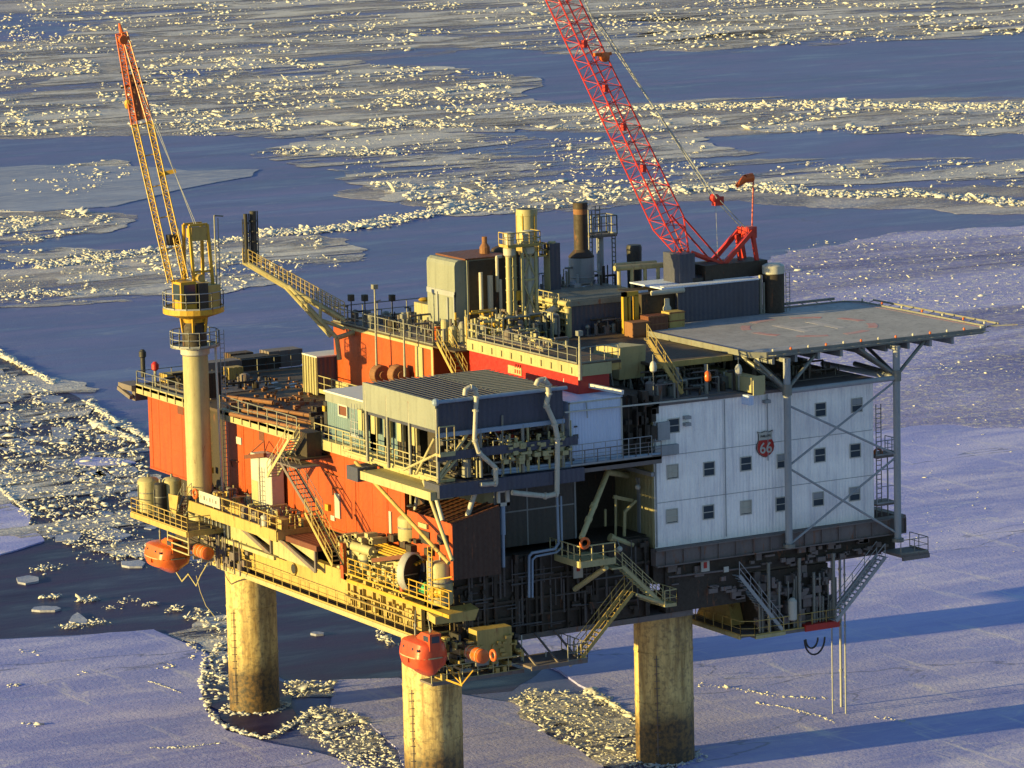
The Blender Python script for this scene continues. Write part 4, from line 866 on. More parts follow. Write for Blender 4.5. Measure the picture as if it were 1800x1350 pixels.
# roof level below the helideck
Rl = Thing('roof_plant_room', 'dark plant area full of pipes between the white building roof and the helideck', 'plant room', (24,5,27.5))
b = MB(); b.box(14.2,32,8.5,30,24.3,29.6); b.box(26.2,31,4.6,7.4,27.7,29.5); Rl.part('wall', b, 'dark')
b = MB(); rr = random.Random(31)
for k in range(90): x = rr.uniform(14.5,34); z = rr.uniform(27.7,29.2) if x > A0 else rr.uniform(25,29); b.box(x,x+rr.uniform(.1,.8),rr.uniform(5.5,7.5),8.49,z,z+rr.uniform(.1,.7))
Rl.part('machinery', b, 'grey')
b = MB()
for k in range(26): x = rr.uniform(14.5,27); b.tube((x,rr.uniform(3,7),27.7),(x,5,27.7+rr.uniform(.8,2)),rr.uniform(.04,.11))
for z in (28.2,28.7): b.tube((14,6,z),(26,6,z),.08)
Rl.part('pipework', b, 'steel')
b = MB()
for px in (1190,1241): q = at(px,640,Y=1.0); b.tube((q.x,1,27.7),(q.x,1,HZ-.5),.16,n=10)
Rl.part('post', b, 'steel', smooth=True)
b = MB(); b.box(24.6,25.5,-1.0,8.3,27.75,28.85); b.box(24.55,25.55,-1.1,-.95,27.6,29.0); o_ = b
t = Thing('roof_duct', 'cream boxed duct on the roof edge of the white building with overhanging end', 'duct', (25,3.5,27.7)); t.part('casing', b, 'cream')
b = MB()
for y in (.8,2.8,4.8,6.8): b.box(24.5,24.58,y,y+.12,27.75,28.87)
t.part('joint_rib', b, 'white'); b = MB(); b.box(24.2,24.59,-1.0,.2,26.9,27.6); t.part('end_hood', b, 'bluebox')
b = MB(); b.stair(at(1200,692,Y=.5), at(1140,598,Y=2.0), (.5,1.0,0)); single('helideck_stair', 'sloping steel stair from the plant roof up to the helideck edge', 'stairs', b, 'ybeam')
XS = 16.6; b = MB(); p_ = [at(1031,650,X=XS), at(1047,607,X=XS), at(1090,611,X=XS), at(1088,668,X=XS)]; b.prism(p_, (2.2,0,0))
t = Thing('slanted_tank', 'cream slant-sided box tank beside the dark opening under the helideck', 'tank', at(1060,665,Y=2)); t.part('shell', b, 'cream')
b = MB(); b.beam(at(1062,610,X=XS-.03), at(1062,660,X=XS-.03), .05,.08); b.beam(at(1076,611,X=XS-.03), at(1075,664,X=XS-.03), .05,.1); t.part('rib', b, 'ybeam')
for (px, py, lb, m_) in ((1148,645,'white lantern on a pole left of the helideck stair','white'),(1244,662,'orange buoy hanging by the post under the helideck edge','boat'),(1298,650,'white lantern hanging under the helideck corner','white')):
    q = at(px,py,Y=0); t = Thing('hanging_float', lb, 'lamp' if m_ == 'white' else 'buoy', q-Vector((0,0,.4))); b = MB(); b.lathe(q-Vector((0,0,.4)), [(.08,0),(.24,.12),(.28,.4),(.2,.7),(.08,.82)], 12); t.part('body', b, m_, smooth=True); b = MB(); b.tube(q-Vector((0,0,2 if px == 1148 else .3)), q+Vector((0,0,.9)), .035); t.part('rod', b, 'steel')
# ------------------------------------------------------------------ things on the main deck
# open deck at the far left
b = MB(); b.rail([(-.4,51.5,ZM),(-.4,yr1,ZM)],1.15,1.5,.035); b.rail([(-.45,51.5,ZM),(15,51.5,ZM)],1.15,1.5,.035); b.rail([(-.4,yr0,ZM),(-.4,23.0,ZM)],1.15,1.6,.045)
single('deck_railing', 'rusty cream railing round the open far left main deck', 'railing', b, 'steel')
for (px,py,lb,m_,h) in ((252,632,'dark vent post at the outer left deck corner','black',2.2),(274,650,'red hooded monitor standing at the left deck railing','red',2.0)):
    q = at(px,py+30,Z=ZM); t = Thing('deck_post' if m_ == 'black' else 'fire_monitor', lb, 'post' if m_ == 'black' else 'fire monitor', q); b = MB(); b.tube(q, q+Vector((0,0,h)), .09 if m_ == 'red' else .2, n=10); t.part('post', b, 'black' if m_ == 'black' else 'steel'); b = MB(); b.lathe(q+Vector((0,0,h-.7)), [(.12,0),(.3,.15),(.3,.55),(.12,.75)], 12); t.part('hood', b, m_, smooth=True)
rr = random.Random(77)
def junkbox(px, py, w_, d, h, m_, name, lb, cat, rot=0, grp=None, slats=0):
    q = at(px, py, Z=ZM); t = Thing(name, lb, cat, (q.x,q.y,ZM), grp); b = MB(); b.cbox(q.x-w_/2,q.x+w_/2,q.y-d/2,q.y+d/2,ZM+.12,ZM+h,.04); t.part('body', b, m_)
    b = MB(); b.box(q.x-w_/2+.1,q.x+w_/2-.1,q.y-d/2,q.y-d/2+.15,ZM,ZM+.12); b.box(q.x-w_/2+.1,q.x+w_/2-.1,q.y+d/2-.15,q.y+d/2,ZM,ZM+.12); t.part('skid', b, 'girder')
    b = MB(); k = slats or 3
    for i in range(k+1): xx = q.x-w_/2+w_*i/k; b.box(xx-.04,xx+.04,q.y-d/2-.05,q.y-d/2-.002,ZM+.12,ZM+h)
    for i in range(4): yy = q.y-d/2+d*i/3; b.box(q.x-w_/2-.05,q.x-w_/2-.002,yy-.05,yy+.05,ZM+.12,ZM+h)
    t.part('rib', b, m_); return t
junkbox(411,668,1.2,.9,1.1,'ybeam','wooden_crate','small orange-brown crate standing in the middle of the open deck','crate')
junkbox(385,664,3.4,1.4,1.4,'girder','skid_box','long dark skid box behind the orange-brown crate','box')
junkbox(450,650,3.6,1.8,1.2,'dark','skid_box','low black skid box at the back of the open deck','box')
junkbox(495,643,3.0,1.6,1.4,'girder','skid_box','rusty skid box at the back of the open deck near the grey container','box')
junkbox(310,672,2.2,1.4,.8,'ybeam','pipe_rack','low rack of yellowish pipes left of the crane column','rack')
junkbox(373,700,1.0,1.2,2.1,'dark','deck_locker','dark locker standing right beside the crane column','locker')
junkbox(420,640,2.0,1.2,1.0,'deck','skid_box','rust brown low box against the rear deck railing','box')
b = MB()
for k in range(120):
    q = at(rr.uniform(395,560), rr.uniform(662,722), Z=ZM); s_ = rr.uniform(.03,.2); b.box(q.x-s_,q.x+s_*rr.uniform(.5,2),q.y-s_,q.y+s_,ZM,ZM+rr.uniform(.04,.28))
o = mesh_obj('deck_litter', b, 'rust'); o['kind'] = 'stuff'; o['label'] = 'small bits of timber and steel scattered over the open deck'
b = MB()
for k in range(16):
    q = at(rr.uniform(430,520), rr.uniform(668,690), Z=ZM); s_ = rr.uniform(.05,.4); b.ball((q.x,q.y,ZM), s_, 6, 1.6, 1, .3)
o = mesh_obj('snow_patches', b, 'snow'); o['kind'] = 'stuff'; o['label'] = 'small frozen snow patches on the open deck'
b = MB()
for k, (a_, c_) in enumerate((((400,716),(560,745)),((405,728),(545,757)),((430,712),(585,737)),((400,698),(480,708)))): b.tube(at(*a_,Z=ZM+.15), at(*c_,Z=ZM+.15), .16, n=8)
single('pipe_stack', 'long rusty pipes lying across the open deck', 'pipes', b, 'rust')
b = MB()
for k in range(22): q = at(rr.uniform(545,572), rr.uniform(735,765), Z=ZM); b.box(q.x,q.x+.5,q.y,q.y+.3,ZM,ZM+rr.uniform(.3,1.1))
single('hose_pile', 'dark heap of hoses beside the pale blue cabin', 'hoses', b, 'dark')
# grey container
q0 = at(560,697,Z=ZM); g = Thing('grey_container', 'pale ribbed shipping container with dark side behind the blue cabin', 'container', (q0.x,q0.y,ZM))
cx0, cy0 = q0.x, q0.y; ch = zat(cx0, cy0, 629)-ZM
b = MB(); b.box(cx0,cx0+6,cy0,cy0+2.4,ZM+.1,ZM+ch); g.part('shell', b, 'slate')
b = MB(); b.box(cx0-.08,cx0-.002,cy0,cy0+2.4,ZM+.1,ZM+ch); g.part('end_wall', b, 'creamrib')
b = MB()
for i in range(6): y = cy0+.05+i*.44; b.box(cx0-.16,cx0-.08,y,y+.08,ZM+.1,ZM+ch)
g.part('locking_bar', b, 'cream'); b = MB(); b.box(cx0-.1,cx0+6,cy0-.05,cy0+2.5,ZM+ch,ZM+ch+.1); g.part('roof', b, 'snow')
# pale blue cabin
ya, yb = at(577,768,X=.2).y, at(640,780,X=.2).y; zc = zat(.2, ya, 688)
bc = Thing('blue_cabin', 'pale blue cabin with a white framed window on the deck edge', 'cabin', (2.5,(ya+yb)/2,ZM))
b = MB(); b.box(.2,5.5,yb-5.2,ya,ZM,zc-.7); bc.part('wall', b, 'blue')
b = MB(); b.box(.1,5.6,yb-5.2,ya+.1,zc-.7,zc); bc.part('cornice', b, 'board'); b = MB(); b.box(.0,5.7,yb-5.2,ya+.2,zc,zc+.12); bc.part('roof', b, 'snow')
b = MB(); p, q = at(598,712,X=.2), at(612,732,X=.2); b.box(.14,.19,q.y,p.y,q.z,p.z); wn = bc.part('window', b, 'brown')
b = MB()
for (ya_,yb_,za_,zb_) in ((q.y-.12,q.y,q.z-.12,p.z+.12),(p.y,p.y+.12,q.z-.12,p.z+.12),(q.y,p.y,p.z,p.z+.12),(q.y,p.y,q.z-.12,q.z)): b.box(.06,.19,ya_,yb_,za_,zb_)
bc.part('frame', b, 'white', parent=wn)
b = MB(); b.box(.15,4.5,ya+.02,ya+.5,ZM,zc-.8); bc.part('painted_end_shade', b, 'black'); b = MB(); b.box(-.02,.12,ya+.05,ya+.4,zc-1.5,zc-1.1); bc.part('yellow_lamp', b, 'yellow')  # black block paints the shade at the cabin's end
b = MB(); b.ladder((-.35,yb+.8,ZM),(-.35,yb+.8,zc-.2),(0,-.5,0)); b.rail([(-.35,yb+1,zc-2.6),(-.35,yb-.3,zc-2.6)],1.1,.6,.03); bc.part('ladder', b, 'grey')
# railings along the deck edge in front of cabin
b = MB(); b.rail([(-1.4,yb+.2,ZM+.1),(-1.4,-1,ZM+.1)],1.2,1.3,.045,3); b.rail([(-.4,ya+1,ZM),(-.4,yb+1,ZM)],1.15,1.2,.04)
b.box(-1.5,-.3,-1.2,yb+.2,ZM-.1,ZM+.1)
single('edge_railing', 'cream railed catwalk on the deck edge below the louvred canopy', 'railing', b, 'cream')
# ------------------------------------------------------------------ louvred canopy (cooler) with pipes
CX0, CX1, CY0, CY1 = -1.9, 8.4, -1.5, 9.3; cz1 = 29.9; 
cp = Thing('cooler_canopy', 'large box canopy with dark louvred roof and cream side board over the deck corner', 'canopy', (3,4,ZM))
b = MB(); b.box(CX0+.15,CX1,CY0+.15,CY1,27.6,cz1-.25); cp.part('casing', b, 'slate')
b = MB(); b.box(CX0,CX0+.14,CY0,CY1,zat(CX0,CY0,757),cz1); cp.part('side_board', b, 'board')
b = MB(); n = 26
for i in range(n): y = CY0+.2+(CY1-CY0-.3)*i/n; b.beam((CX0+.15,y,cz1-.12),(CX0+5.6,y,cz1-.12),.18,.12)
for i in range(12): x = CX0+.3+i*.46; b.beam((x,CY0,cz1-.02),(x,CY1,cz1-.02),.04,.05)
cp.part('roof_louvre', b, 'slate')
b = MB(); n = 34
for i in range(n): x = CX0+5.8+(CX1-CX0-5.9)*i/n; b.beam((x,CY0+.1,cz1-.1),(x,CY1,cz1-.1),.07,.1)
for i in range(16): y = CY0+.2+i*.68; b.beam((CX0+5.7,y,cz1-.03),(CX1,y,cz1-.03),.05,.04)
cp.part('roof_grating', b, 'steel')
b = MB(); b.tube((CX0,CY0-.1,cz1-.05),(CX1+.2,CY0-.1,cz1-.05),.14,n=10); b.ball((CX0,CY0-.1,cz1-.05),.28,10); b.beam((CX0,CY0-.02,27.5),(CX1,CY0-.02,27.5),.2,.3); cp.part('front_beam', b, 'bpipe'); b = MB(); b.beam((CX0,CY0,26.0),(9.4,CY0,26.0),.3,.6); cp.part('mid_beam', b, 'slate')
b = MB()
for x, y in ((CX0+.1,CY0),(CX0+.1,2.5),(CX0+.1,5.8),(CX0+.1,9),(1.6,CY0),(5,CY0),(8.2,CY0)): b.tube((x,y,ZM),(x,y,27.6 if x > -1 else cz1-.5),.13,n=10)
cp.part('post', b, 'steel', smooth=True)
b = MB(); b.tube((CX0,CY0,26.2),(CX0,3.4,ZM+.2),.1); b.tube((CX0,CY0,24.4),(.6,CY0,27.4),.12); b.tube((CX0,CY0,24.2),(1.6,CY0,27.5),.1); b.tube((CX0,CY0+.2,27.3),(CX0,CY0+3,24.4),.1); cp.part('brace', b, 'cream')
b = MB(); b.rail([(CX0-.1,CY0-.7,26.3),(CX0+1.1,CY0-.7,26.3)],1.9,.6,.05); b.box(CX0-.1,CX0+1.1,CY0-.75,CY0,26.1,26.3); cp.part('corner_cage', b, 'cream')
b = MB()
for i in range(5): y = yb-1.5-i*2.2; b.box(.2,2.2,y-.55,y+.55,ZM+.1,27.2)
cp.part('dark_unit', b, 'dark'); 
b = MB()
for i in range(5): y = yb-.8-i*2.0; b.box(-.4,.0,y-.1,y+.5,ZM+1.6,27.3); b.tube((-.6,y-.8,ZM+.1),(-.6,y-.8,27.2),.07)
cp.part('pale_unit', b, 'cream')
b = MB(); rr = random.Random(15)
for k in range(150):
    x = rr.uniform(-.8,9.5); z = rr.uniform(ZM,27.2); b.box(x,x+rr.uniform(.06,.5),CY0+rr.uniform(.3,1.5),CY0+rr.uniform(1.6,2.2),z,z+rr.uniform(.05,.35))
cp.part('equipment', b, 'panel')
b = MB()
for k in range(70):
    x = rr.uniform(3.2,8.6); z = rr.uniform(ZM+.6,ZM+2.4); b.box(x,x+rr.uniform(.1,.5),CY0-rr.uniform(.05,.4),CY0+rr.uniform(.05,.2),z,z+rr.uniform(.08,.35))
for k in range(14): x = rr.uniform(-1,9); b.tube((x,CY0+.1,ZM),(x,CY0+.1,ZM+rr.uniform(1.4,3.3)),rr.uniform(.04,.1))
cp.part('front_valves', b, 'cream')
b = MB(); b.box(CX0,9.8,CY0-.3,.4,23.1,24.05); cp.part('deck_front_skirt', b, 'slate')
b = MB(); b.box(-2.6,-.6,CY0+.2,16,23.5,23.9); 
for y in (at(640,800,X=-2.6).y,): b.box(-2.75,-1.2,y,y+1.9,23.5,24.5)
b = MB(); yq = at(632,800,X=-2.4).y; b.box(-2.4,-.56,-1.4,yq,22.95,23.55); single('cable_tray_beam', 'cream boxed beam running outside the deck edge toward the near corner', 'beam', b, 'cream')
b = MB(); b.box(-2.6,-1.0,yq,yq+1.7,22.75,23.75); single('winch_box', 'dark box with pale top at the left end of the cream outer beam', 'box', b, 'slate')
# gooseneck vent pipes in front of canopy
def pxpath(pts, Y): return [at(a, c, Y=Y) for a, c in pts]
def goose(pts, lb, r2, Y, m_='pipe'):
    b = MB(); b.path(pxpath(pts, Y), r2, 10); t = Thing('gooseneck_pipe', lb, 'pipe', pxpath(pts[-1:], Y)[0], 'white gooseneck pipes'); t.part('pipe', b, m_, smooth=True)
    b = MB()
    for a, c in list(zip(pts, pts[1:]))[2:]: p, q = at(*a, Y=Y), at(*c, Y=Y); d = (q-p).normalized(); b.tube(p, p+d*.14, r2*1.35, n=10)
    t.part('flange', b, m_); return t
goose([(817,695),(818,685),(826,681),(834,684),(838,695),(836,720),(834,772),(841,795),(871,822),(872,850),(845,852)], 'left white gooseneck pipe curling over the canopy and stepping down to the yellow manifold', .17, CY0-.45)
goose([(942,678),(946,669),(955,667),(963,675),(965,690),(960,712),(975,745),(980,770),(979,868),(960,872),(900,866)], 'right white gooseneck pipe curling over the canopy and running down the dark front', .19, CY0-.45)
b = MB(); b.path(pxpath([(984,828),(1000,808)],-1.3),.05)
b = MB(); q = at(870,833,Y=-1.5); 
for pts in ([(865,828),(1160,798)],[(865,833),(1160,803)]): b.path(pxpath(pts,-1.3),.13,10)
single('blue_header_pipe', 'long blue-grey double pipe along the deck edge above the dark front wall', 'pipe', b, 'bpipe', smooth=False)
b = MB(); b.box(9,16.4,-1.5,.1,23.9,24.1); b.box(9,16.4,-1.5,-1.4,23.6,24.1); b.rail([(9,-1.45,24.1),(16.4,-1.45,24.1)],1.1,1.1,.035)
single('front_catwalk', 'dark catwalk between the white container and the blue header pipe', 'walkway', b, 'girder')
b = MB(); b.path(pxpath([(979,872),(982,955),(975,965),(935,972),(930,978),(930,1050)],-.3),.1); b.path(pxpath([(986,872),(988,962),(978,971),(942,978),(936,984),(936,1050)],-.3),.08)
single('twin_down_pipes', 'twin blue-grey pipes stepping down the lower dark front wall', 'pipe', b, 'bpipe')
b = MB(); b.path(pxpath([(883,890),(884,945),(885,997)],-1.2),.13); b.tube(*pxpath([(883,888),(884,940)],-1.2),.2,n=10); single('hanging_drain_pipe', 'short hanging pipe below the white valve frame on the dark front', 'pipe', b, 'bpipe')
b = MB()
p, q = at(873,838,Y=-1.3), at(895,888,Y=-1.3)
b.box(p.x,q.x,-1.4,-1.2,p.z-.25,p.z); b.box(p.x,q.x,-1.4,-1.2,q.z,q.z+.25); b.box(q.x-.25,q.x,-1.4,-1.2,q.z,p.z); b.box(p.x,p.x+.2,-1.4,-1.2,q.z,p.z); b.box(p.x+.1,q.x-.3,-1.35,-1.2,(p.z+q.z)/2-.1,(p.z+q.z)/2+.15)
single('valve_frame', 'white square valve frame hanging below the blue pipe left end', 'frame', b, 'white')
b = MB(); rr = random.Random(2)
for k in range(9):
    a_ = at(rr.uniform(868,905), rr.uniform(795,815), Y=-1.4); c_ = at(rr.uniform(868,905), rr.uniform(755,815), Y=-1.4); b.tube(a_, c_, .05)
for px in (883,): b.tube(*pxpath([(px,730),(px,838)],-1.4), .08)
b.rail(pxpath([(868,815),(908,810)],-1.4),1.6,.6,.04); single('cage_ladder', 'caged ladder cluster above the valve frame in front of the canopy', 'ladder', b, 'steel')
b = MB(); p_ = [at(797,860,Y=0), at(812,852,Y=0), at(866,842,Y=0), at(868,890,Y=0), at(800,873,Y=0)]; b.prism(p_, (0,.3,0)); single('sunlit_side_panel', 'cream ribbed panel in the bay below the deck corner', 'panel', b, 'creamrib')
# diagonal struts from the deck edge down to the lower levels
for k, (a_, Xa, c_, Xc, r2, lb, m_) in enumerate((((625,812),-2,(789,990),-2.5,.14,'long thin brown strut slanting across the orange wall to the near corner','ybeam'),
    ((745,845),-1.5,(795,985),-2.2,.14,'pale strut from the deck corner down to the machinery by the near corner','cream'),
    ((762,858),-1.0,(778,915),-1.0,.16,'short white strut in the corner bay beside the orange container','white'),
    ((735,860),-.5,(729,900),-.5,.12,'short pale strut at the right end of the orange wall','white'),
    ((840,850),None,(800,975),None,.19,'white strut rising right across the dark corner bay','white'))):
    b = MB()
    if Xa is None: b.tube(at(*a_,Y=-.9), at(*c_,Y=-.9), r2, n=12)
    else: b.tube(at(*a_,X=Xa), at(*c_,X=Xc), r2, n=12)
    single('strut', lb, 'strut', b, m_, 'diagonal struts under the deck corner', True)
b = MB(); q = at(722,862,X=-1); b.tube(q, at(722,888,X=-1), .09); b.lathe(at(722,890,X=-1),[(.3,0),(.3,.08)],10); single('hanging_lamp', 'small flat shaded lamp hanging under the deck edge by the corner', 'lamp', b, 'cream')
# white container on the deck front
wx0, wx1 = at(1000,760,Y=-1).x, at(1094,760,Y=-1).x; wz = zat(wx1,-1,697)
wc = Thing('white_container', 'pale blue-white container with violet roof at the deck front', 'container', (wx0+2,0,24.2))
b = MB(); b.box(wx0,wx1,-1,6.8,24.25,wz); wc.part('shell', b, 'bluebox'); b = MB(); b.box(wx0-.05,wx1+.05,-1.05,6.9,wz,wz+.06); wc.part('roof', b, 'bluebox')
b = MB(); b.box(wx0,wx1,-1.06,-1,wz-.12,wz); b.box(wx1-.1,wx1,-1.06,-1,24.25,wz); b.box(wx0,wx0+.1,-1.06,-1,24.25,wz); b.beam((wx0-.5,-1.3,wz-.6),(wx1+7,-1.3,wz-.75),.12,.1); wc.part('frame', b, 'white')
b = MB(); b.rail([(wx0-.3,-1.7,24.2),(wx1+2,-1.7,24.2)],1.5,1.0,.03); b.path([(wx0+1.4,-1.1,wz-.1),(wx0+1.4,-1.25,wz-1.2)],.05); wc.part('railing', b, 'grey')
b = MB(); b.beam(at(992,668,Y=3.5), at(1095,690,Y=-1.2), .25,.3); single('roof_edge_beam', 'frosted white beam along the left edge of the violet container roof', 'beam', b, 'snow')
b = MB()
for k in range(16): q = at(rr.uniform(1093,1150), rr.uniform(700,790), Y=-.2); b.box(q.x,q.x+rr.uniform(.1,.6),-.3,.4,q.z,q.z+rr.uniform(.1,1))
for px in (1105,1120,1135): b.tube(at(px,700,Y=-.5), at(px,795,Y=-.5), .05)
b.box(wx1+.1,16.6,.4,5,24.25,28.4); single('dark_deck_gear', 'dark gear packed between the white container and the white building', 'gear', b, 'dark')
# ------------------------------------------------------------------ stairs on the orange wall
b = MB(); b.stair(at(489,835,X=-2.2), at(527,770,X=-2.2), (-.9,0,0)); single('wall_stair_upper', 'short upper stair flight climbing right against the orange wall', 'stairs', b, 'cream')
b = MB(); b.stair(at(568,905,X=-2.2), at(513,812,X=-2.2), (-.9,0,0)); b.box(-3.1,-1.2,at(545,812,X=-2).y,at(505,812,X=-2).y,at(520,812,X=-2).z-.1,at(520,812,X=-2).z); single('wall_stair_middle', 'long brown stair flight descending across the orange wall', 'stairs', b, 'girder')
b = MB(); b.stair(at(604,992,X=-3), at(556,900,X=-3), (-.9,0,0)); single('wall_stair_lower', 'lowest ochre stair flight reaching the yellow walkway', 'stairs', b, 'ybeam')
b = MB(); b.box(-2.6,0,at(560,770,X=-1).y,at(520,770,X=-1).y,22.95,23.1); b.box(-1.8,-.6,at(556,770,X=-1).y,at(536,770,X=-1).y,23.1,24.9); single('stair_head_platform', 'dark cluttered landing at the head of the orange wall stairs', 'landing', b, 'dark')
# white cabinet and jib crane
p, q = at(450,795,X=-.9), at(486,875,X=-.9); 
wcab = Thing('white_cabinet', 'tall white cabinet standing against the orange wall', 'cabinet', (-1,p.y-.8,Z1)); ym = at(464,800,X=-.9).y
b = MB(); b.cbox(-1.4,-.2,ym,p.y,Z1,zat(-1,p.y,794)); b.cbox(-1.3,-.2,q.y,ym-.02,Z1,zat(-1,ym,800)); wcab.part('body', b, 'white'); b = MB(); b.box(-1.43,-1.4,ym+.15,p.y-.15,Z1+.3,Z1+2.4); wcab.part('door', b, 'cream')
b = MB(); b.ladder((-1.5,ym-.3,Z1),(-1.5,ym-.3,Z1+3.6),(0,-.5,0)); wcab.part('ladder', b, 'steel')
b = MB(); b.beam(at(432,803,X=-1.5), at(466,800,X=-1.5), .25,.3); b.tube(at(436,800,X=-1.2), at(464,775,X=-.4), .05); b.tube(at(466,800,X=-1.2), at(464,775,X=-.4), .05); single('wall_jib', 'small brown jib arm over the tall white cabinet', 'jib', b, 'brown')
# ------------------------------------------------------------------ machinery on the lower walkway
Gy0, Gy1 = at(648,985,X=-1.6).y, at(722,985,X=-1.6).y
ge = Thing('generator_housing', 'cream generator housing with pipes on its roof near the big round fan', 'generator', (-1,(Gy0+Gy1)/2,15.4))
b = MB(); b.cbox(-1.8,1,Gy1,Gy0,15.3,17.5); ge.part('casing', b, 'cream')
b = MB()
for i in range(3):
    y = Gy1+1.2+i*.55; b.box(-1.84,-1.8,y,y+.2,16.4,17.1)
b.box(-1.84,-1.8,Gy0-1.2,Gy0-.5,16.1,17.0); b.box(-1.84,-1.8,Gy1+.2,Gy1+.9,15.5,16.3); ge.part('vent_slot', b, 'brown')
b = MB()
for i in range(5): b.tube((-1.9+i*.28,Gy1-1.4,17.85+i*.06),(-1.9+i*.28,Gy0+.4,17.85+i*.06),.09)
for i in range(5): b.tube((-1.9+i*.28,Gy0+.4,17.9+i*.06),(-1.9+i*.28,Gy0+.4,17.3),.09)
ge.part('roof_pipe', b, 'yellow')
def tank2(px, py0, py1, X, r, lb, m, dome=.35):
    q = at(px, py0, X=X); zt = at(px, py1, X=X).z; t = Thing('process_tank', lb, 'tank', q, 'process tanks by the near corner'); h = zt-q.z
    b = MB(); b.lathe(q, [(r*.9,0),(r,.15),(r,h-dome*r*1.2),(r*.85,h-dome*r*.5),(r*.45,h-.04),(.08,h)], 22); t.part('shell', b, m, smooth=True)
    b = MB(); b.tube(q+Vector((0,0,h-.05)), q+Vector((0,0,h+.4)), .09); b.lathe(q+Vector((0,0,h*.5)), [(r+.01,0),(r+.04,.03),(r+.04,.1),(r+.01,.13)], 22, cap=False); t.part('fitting', b, 'steel'); return t
tank2(776,1062,985,-1.2,.85,'white domed tank right of the big round fan','cream')
tank2(722,950,905,-.6,.9,'flat sided pale tank standing behind the generator roof pipes','cream',.2)
tank2(643,1000,972,-2.2,.42,'small pale tank left of the generator housing','cream')
tank2(757,1055,985,-2.1,.22,'slim white vertical cylinder just right of the big round fan','white')
q = at(727,1005,X=-2.2); fn = Thing('fan_duct', 'big round white fan duct with dark opening facing the near corner', 'fan', q-Vector((0,0,1.3)))
RF = Matrix.Rotation(R_(27), 3, 'Z')
def fanpart(prof, cap):
    b = MB(); b.lathe((0,0,0), prof, 36, 'Y', cap); b.v = [tuple(q+RF @ Vector(v)) for v in b.v]; return b
fn.part('shroud', fanpart([(1.22,.0),(1.3,-.06),(1.36,.02),(1.36,.5),(1.2,.6)], False), 'white', smooth=True)
fn.part('opening_shade_disc', fanpart([(1.2,.25),(1.2,.3)], True), 'black'); fn.part('inner_ring', fanpart([(1.21,.0),(1.21,.3)], False), 'slate')  # black disc paints the shade inside the duct mouth
b = MB(); b.beam(q+RF @ Vector((-1.0,.1,-.1)), q+RF @ Vector((.6,.1,-.25)), .08); fn.part('cross_bar', b, 'steel')
b = MB(); b.prism([q+Vector((.05,-.55,-1.3)), q+Vector((.05,-1.5,-1.35)), q+Vector((.05,-1.45,-.5))], (.5,0,0)); single('green_cover', 'small green cover at the foot of the big round fan', 'cover', b, 'green')
b = MB(); b.beam(at(655,985,X=-2.4), at(712,978,X=-2.4), .18,.3); single('brown_jib', 'dark brown beam leading to the big round fan', 'beam', b, 'brown')
b = MB(); rr = random.Random(44)
for k in range(75):
    q = at(rr.uniform(598,660), rr.uniform(945,1020), X=-2.2); s_ = rr.uniform(.08,.4); b.box(-2.3,-1.6+rr.random(),q.y,q.y+s_*1.5,q.z,q.z+s_)
for k in range(30): q = at(rr.uniform(660,720), rr.uniform(990,1040), X=-2.2); s_ = rr.uniform(.1,.5); b.box(-2.3,-1.6,q.y,q.y+s_,q.z,q.z+s_*1.3)
single('pump_skid', 'crowded cream and yellow pumps and valves left of the big round fan', 'machinery', b, 'cream')
b = MB()
for k in range(50): q = at(rr.uniform(598,790), rr.uniform(950,1045), X=-1.2); s_ = rr.uniform(.15,.6); b.box(-1.4,-.5,q.y,q.y+s_*1.5,q.z,q.z+s_)
b.box(-1.0,-.1,1.3,12,15.4,17.4); single('dark_pump_bay', 'dark recessed machinery bay behind the pumps', 'machinery', b, 'dark')
b = MB(); b.tube(at(610,950,X=-2), at(640,975,X=-2), .3, .45, 12); b.tube(at(622,960,X=-2.2), at(655,970,X=-2.2), .35, n=12); b.tube(at(636,975,X=-2.2), at(640,998,X=-2.2), .3, n=12); single('horn_duct', 'yellowish horn shaped duct at the foot of the orange wall', 'duct', b, 'cream', smooth=True)
b = MB(); b.rail([at(612,1010,X=-3.0),at(790,1072,X=-3.0)],1.2,1.2,.045,3); b.ladder(at(752,1068,X=-3),at(752,960,X=-3),(0,-.6,0),.045); b.box(-3.05,-2.9,at(790,1075,X=-3).y,at(610,1010,X=-3).y,15.3,15.55); single('pump_deck_railing', 'yellow railing and upright ladder in front of the pumps and round fan', 'railing', b, 'yellow')
b = MB(); 
for k in range(3): q = at(762+k*8,1042,X=-2.6); b.ball(q,.38,10)
b.tube(at(760,1020,X=-2.7),at(795,1014,X=-2.7),.05); b.tube(at(760,1032,X=-2.7),at(795,1040,X=-2.7),.05); single('yellow_floats', 'cluster of yellow round floats below the white domed tank', 'floats', b, 'yellow', smooth=True)
b = MB(); b.tube(at(707,1010,X=-2.9), at(707,1040,X=-2.9),.18,n=10); b.box(-3,-2.7,at(605,985,X=-2.9).y,at(600,985,X=-2.9).y,15.4,18); single('orange_stand', 'narrow orange post at the foot of the lowest stair', 'post', b, 'orange')
